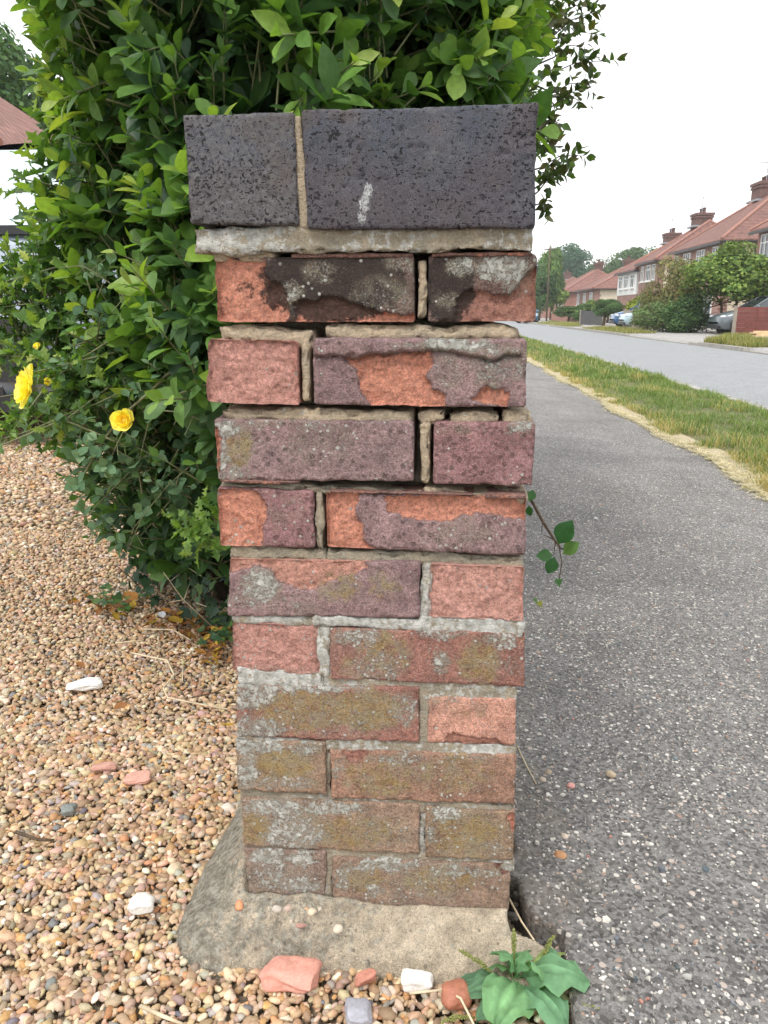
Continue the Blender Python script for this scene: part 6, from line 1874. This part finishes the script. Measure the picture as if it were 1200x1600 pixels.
board_fence('picket_fence', 'grey weathered wooden fence beside the blue cars', (sx(976, 44), 44.2), (sx(1012, 41), 41.2), .95, 14, M['grey_wood'], True)
board_fence('picket_fence', 'dark grey wooden fence panels farther along the pavement', (sx(909, 56), 56.6), (sx(943, 54), 54.2), .95, 16, M['dark_wood'], True, M['grey_wood'])
pile = [(1190, 518, .9, .0), (1196, 520, .8, .15), (1186, 521, .7, -.1), (1200, 515, 1.0, .06)]
for i, (px, py, L, an) in enumerate(pile):
    x = sx(px, 29)
    o = MB().box((0, 0, 0), (L, .12, .05)).build('plank', M['new_wood'], None, (x + .2, 29 + .12 * i, -.06 + .05 * i))
    o.rotation_euler = (0, 0, an)
    tag(o, ['lowest sawn plank of the pile in front of the red-brown fence', 'second sawn plank of the pile by the red-brown fence', 'short sawn plank sticking out of the pile by the fence', 'topmost sawn plank of the pile by the red-brown fence'][i], 'plank', 'planks by the fence')
low = thing('garden_wall', 'low brick wall at the back of the pavement left of the dark fence panels', 'wall', (sx(872, 76), 80, -.1), rad(-82))
wall_mesh = MB().box((.45, 0, .4), (.9, .22, .8))
me = mesh_of('wall_block', np.concatenate(wall_mesh.V), wall_mesh.F, M['wall_red'], smooth=False)
for i in range(12):
    link('wall_block', me, low, (i * .92, 0, 0))
MB().box((5.5, 0, .84), (11.2, .3, .07)).build('coping', M['kerb'], low)
def far_grass(cx0, cx1, y0, y1, n, name_seed):
    x = rng.uniform(cx0, cx1, n)
    y = rng.uniform(y0, y1, n)
    z = np.full(n, -.112)
    an = rng.uniform(0, 6.28, n)
    h = rng.uniform(.06, .2, n) * np.clip(1 + fbm(np.c_[x, y, x * 0], .8, 3, name_seed), .3, 2)
    d = np.stack([np.cos(an), np.sin(an)], 1)
    V = np.zeros((n, 3, 3))
    V[:, 0] = np.c_[x - d[:, 1] * .012, y + d[:, 0] * .012, z]
    V[:, 1] = np.c_[x + d[:, 1] * .012, y - d[:, 0] * .012, z]
    V[:, 2] = np.c_[x + d[:, 0] * h * .5, y + d[:, 1] * h * .5, z + h]
    c = np.array([(.36, .32, .15), (.24, .26, .09), (.13, .19, .05), (.45, .38, .2)])[rng.choice(4, n, p=[.35, .3, .25, .1])]
    return V.reshape(-1, 3), np.arange(n * 3).reshape(n, 3), np.repeat(c * rng.uniform(.8, 1.2, (n, 1)), 3, 0)
VV, FF, CC, b = [], [], [], 0
for args in ((7.85, 9.0, 20.6, 24.2, 9000, 1), (7.85, 9.0, 33.8, 45, 9000, 2), (7.85, 8.8, 50, 66, 6000, 3), (9.9, 10.6, 60, 75, 3000, 4), (10.2, 11.2, 28.9, 29.8, 900, 5)):
    V, F, C = far_grass(*args)
    VV.append(V); FF.append(F + b); CC.append(C)
    b += len(V)
kind(link('far_grass', mesh_of('far_grass', np.concatenate(VV), np.concatenate(FF), M['grass'], {'tint': np.concatenate(CC)})), 'stuff')

# ------------------------------------------------------------------ cars
M['tyre'] = plain('tyre_rubber', (.018, .018, .019), .85, .15)
M['rim'] = plain('wheel_rim', (.45, .46, .47), .35, .1, metal=.8)
M['trim'] = plain('black_trim', (.02, .02, .022), .5, .1)
k = NT('lamp_glass')
k.bs(Base_Color=(.62, .65, .68), Roughness=.12, Metallic=.3)
M['lamp'] = k.m
k = NT('car_glass')
k.bs(Base_Color=(.035, .045, .05), Roughness=.04, Specular_IOR_Level=1.0)
M['car_glass'] = k.m
k = NT('windscreen_painted_reflection')
k.bs(Base_Color=(.5, .58, .6), Roughness=.12, Specular_IOR_Level=.8)  # bright sky reflection painted as the pane's pale base colour
M['reflection_glass'] = k.m
def paint(name, c):
    k = NT(name)
    k.bs(Base_Color=c, Roughness=.32, Metallic=.25)
    k.b.inputs['Coat Weight'].default_value = .8
    return k.m
def car(label, x, y, rz, paintm, L=4.2, Wd=1.76, H=1.47, z=-.09, hood=.98, pale_screen=False):
    root = thing('parked_car', label, 'car', (x, y, z), rz, 'parked cars')
    hw = Wd / 2
    # stations from the nose (+x) to the tail: x, belt height, half width, sill height
    st = [(L * .5, .5, .66, .38), (L * .488, .66, .8, .26), (L * .45, .76, .92, .2), (L * .36, hood * .88, .98, .19), (L * .2, hood * .97, 1, .19), (L * .1, hood, 1, .19), (-L * .2, hood + .03, 1, .19), (-L * .36, hood + .03, .98, .2), (-L * .45, hood, .94, .26), (-L * .49, .8, .88, .34), (-L * .5, .56, .8, .4)]
    ring = []
    for xs, zb, wf, zs in st:
        w_ = hw * wf
        ring.append([(xs, -w_ * .9, zs), (xs, -w_, zs + .1), (xs, -w_, (zs + zb) / 2), (xs, -w_ * .985, zb - .1), (xs, -w_ * .9, zb), (xs, 0, zb + .035), (xs, w_ * .9, zb), (xs, w_ * .985, zb - .1), (xs, w_, (zs + zb) / 2), (xs, w_, zs + .1), (xs, w_ * .9, zs)])
    V = np.array(ring).reshape(-1, 3)
    n = 11
    F = [[i * n + j, i * n + (j + 1) % n, (i + 1) * n + (j + 1) % n, (i + 1) * n + j] for i in range(len(st) - 1) for j in range(n)]
    F += [list(range(n))[::-1], [(len(st) - 1) * n + j for j in range(n)]]
    F = [f[::-1] for f in F]
    link('body', mesh_of('body', V, F, paintm), root)
    # glasshouse
    gx = [(L * .215, hood - .02, .86), (L * .06, H - .07, .70), (-L * .02, H, .68), (-L * .24, H - .02, .68), (-L * .36, H - .16, .70), (-L * .46, hood, .84)]
    V = []
    for xs, zt, wf in gx:
        V += [(xs, -hw * wf, zt), (xs, hw * wf, zt)]
    roof = [V[2], V[3], V[5], V[4], V[7], V[6], V[9], V[8]]
    rb = MB()
    P = np.array([V[2], V[3], V[4], V[5], V[6], V[7], V[8], V[9]])
    Pm = P.reshape(4, 2, 3)
    arch = np.stack([Pm[:, 0], Pm[:, 0] * [1, .5, 1] + [0, 0, .045], Pm.mean(1) + [0, 0, .06], Pm[:, 1] * [1, .5, 1] + [0, 0, .045], Pm[:, 1]], 1).reshape(-1, 3)
    rb.add(arch, [[i * 5 + j, i * 5 + j + 1, (i + 1) * 5 + j + 1, (i + 1) * 5 + j] for i in range(3) for j in range(4)])
    rf = rb.build('roof', paintm, root, smooth=True)
    def panel(name, quad, m, th=.012):
        q = np.array(quad, float)
        nn = unit(np.cross(q[1] - q[0], q[2] - q[0]))
        VV = np.concatenate([q + nn * th / 2, q - nn * th / 2])
        link(name, mesh_of(name, VV, [[0, 1, 2, 3], [7, 6, 5, 4], [0, 4, 5, 1], [1, 5, 6, 2], [2, 6, 7, 3], [3, 7, 4, 0]], m, smooth=False), root)
    panel('windscreen', [V[0], V[1], V[3], V[2]], M['reflection_glass'] if pale_screen else M['car_glass'])
    panel('rear_window', [V[8], V[9], V[11], V[10]], M['car_glass'])
    for s_ in (0, 1):
        b0 = (-1 if s_ == 0 else 1) * hw * .9
        A = lambda i: np.array(V[2 * i + s_])
        base = lambda xs: np.array([xs, b0, hood + .01])
        panel('side_window', [base(L * .2), A(1), A(2), base(-L * .02)], M['car_glass'])
        panel('side_window', [base(-L * .035), A(2) - [.03, 0, 0], A(3), base(-L * .24)], M['car_glass'])
        panel('side_window', [base(-L * .255), A(3) - [.03, 0, 0], A(4), base(-L * .43)], M['car_glass'])
        pl = MB()
        pl.tube([base(L * .22), A(1), A(2), A(3), A(4), base(-L * .46)], .035, 5)
        pl.tube([base(-L * .027), A(2) - [.01, 0, 0]], .03, 5)
        pl.tube([base(-L * .247), A(3) - [.015, 0, 0]], .03, 5)
        kind(pl.build('pillar_trim', paintm, root), 'thing')
        mm = MB()
        V0, F0 = ico(1)
        mm.add(V0 * [.07, .1, .07] + [L * .17, b0 * 1.12, hood + .08], F0.tolist())
        mm.build('wing_mirror', paintm, root, smooth=True)
        lm = MB()
        lm.add(V0 * [.13, .2, .075] + [L * .455, b0 * .78, .68], F0.tolist())
        lm.build('headlight', M['lamp'], root, smooth=True)
        for xs in (L * .31, -L * .31):
            tyre, F1 = lathe([(.17, -.1), (.29, -.11), (.32, -.07), (.325, 0), (.32, .07), (.29, .11), (.17, .1)], 22)
            T = tyre[:, [0, 2, 1]] + [xs, b0 * 1.0, .32]
            wh = link('wheel', mesh_of('wheel', T, F1, M['tyre']), root)
            rim, F2 = lathe([(0, .09), (.05, .095), (.09, .07), (.17, .085), (.21, .1), (.215, .06)], 20)
            link('rim', mesh_of('rim', rim[:, [0, 2, 1]] * [1, (1 if s_ else -1), 1] + [xs, b0 * 1.0, .32], F2, M['rim']), wh)
            ar, F3 = lathe([(.33, -.09), (.4, -.09), (.4, .1), (.33, .1)], 22)
            link('wheel_arch', mesh_of('wheel_arch', ar[:, [0, 2, 1]] * [1, .5, 1] + [xs, b0 * 1.02, .34], F3, M['trim']), root)
    MB().box((L * .485, 0, .4), (.12, Wd * .62, .16)).build('grille', M['trim'], root)
    if pale_screen:
        MB().box((L * .205, 0, hood + .025), (.22, Wd * .84, .06)).build('cowl', M['trim'], root)
        MB().box((L * .487, 0, .56), (.13, Wd * .84, .34)).build('grille', M['trim'], root)
    MB().box((L * .49, 0, .27), (.1, Wd * .8, .1)).build('bumper', M['trim'], root)
    wp_ = MB()
    for yy in (-.45, .15):
        wp_.tube([[L * .225, yy, hood + .03], [L * .17, yy + .5, hood + .12]], .012, 4)
    kind(wp_.build('wiper', M['trim'], root), 'stuff')
    return root
car('dark grey car with its nose showing past the red-brown fence', sx(1114, 32.5) + 2.1, 32.5, math.pi, paint('dark_grey_paint', (.12, .145, .16)), 4.2, 1.76, 1.47)
car('dark blue car parked left of the grey wooden fence', sx(960, 46) + 2.0, 46.5, math.pi, paint('dark_blue_paint', (.02, .09, .22)), 4.1, 1.74, 1.48)
car('pale blue car whose roof shows behind the grey wooden fence', sx(1016, 44) + .5, 43.8, math.pi, paint('pale_blue_paint', (.38, .5, .56)), 4.2, 1.76, 1.56)
car('blue car parked far down the road at the edge of the gatepost', sx(826, 72), 73, rad(-92), paint('mid_blue_paint', (.05, .16, .26)), 4.1, 1.74, 1.46, -.18)
# the car on the drive, mostly hidden by the hedge
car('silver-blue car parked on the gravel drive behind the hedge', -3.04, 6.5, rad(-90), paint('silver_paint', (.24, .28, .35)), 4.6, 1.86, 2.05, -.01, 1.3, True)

# house over the drive with a red tiled roof
hd = thing('house', 'red tiled house corner over the gravel drive, beyond the silver-blue car', 'house', (-14.0, 13.5, 0), 0, None)
MB().box((2.8, 4, 1.75), (7.4, 8, 3.5)).build('wall', M['wall_red'], hd)
V = [(-1.2, -.4, 3.4), (6.75, -.4, 3.4), (6.75, 8.4, 3.4), (-1.2, 8.4, 3.4), (2.8, 3.0, 6.2), (2.8, 5.0, 6.2)]
V += [(x, y, z - .12) for x, y, z in V[:4]]
r = link('roof', mesh_of('roof', V, [[0, 1, 4], [1, 2, 5, 4], [2, 3, 5], [3, 0, 4, 5], [0, 6, 7, 1], [1, 7, 8, 2], [2, 8, 9, 3], [3, 9, 6, 0], [9, 8, 7, 6]], M['tiles'], smooth=False), hd)
rb = MB()
for p, q in ((V[1], V[4]), (V[4], V[5]), (V[0], V[4])):
    rb.tube(np.array([p, q]) + [0, 0, .03], .1, 6)
kind(rb.build('ridge_tile', M['ridge'], r), 'stuff')
MB().box((2.8, -.46, 3.25), (8, .1, .12)).build('gutter', M['gutter'], r)
window(hd, -14.0 + 4.4, 13.5 - .02, 1.7, 1.6, 1.2, 'y', 2)

# ------------------------------------------------------------------ thin summer haze over the street
HAZE = bpy.data.materials.new('haze')
HAZE.use_nodes = True
t = HAZE.node_tree
t.nodes.remove(t.nodes['Principled BSDF'])
pv = t.nodes.new('ShaderNodeVolumePrincipled')
pv.inputs['Color'].default_value = (.95, .97, 1.0, 1)
pv.inputs['Density'].default_value = 0.0008
pv.inputs['Anisotropy'].default_value = 0.2
t.links.new(pv.outputs[0], t.nodes['Material Output'].inputs['Volume'])
hz = MB().box((0, 150, 9.3), (920, 420, 21.4)).build('haze', HAZE)
kind(hz, 'stuff')
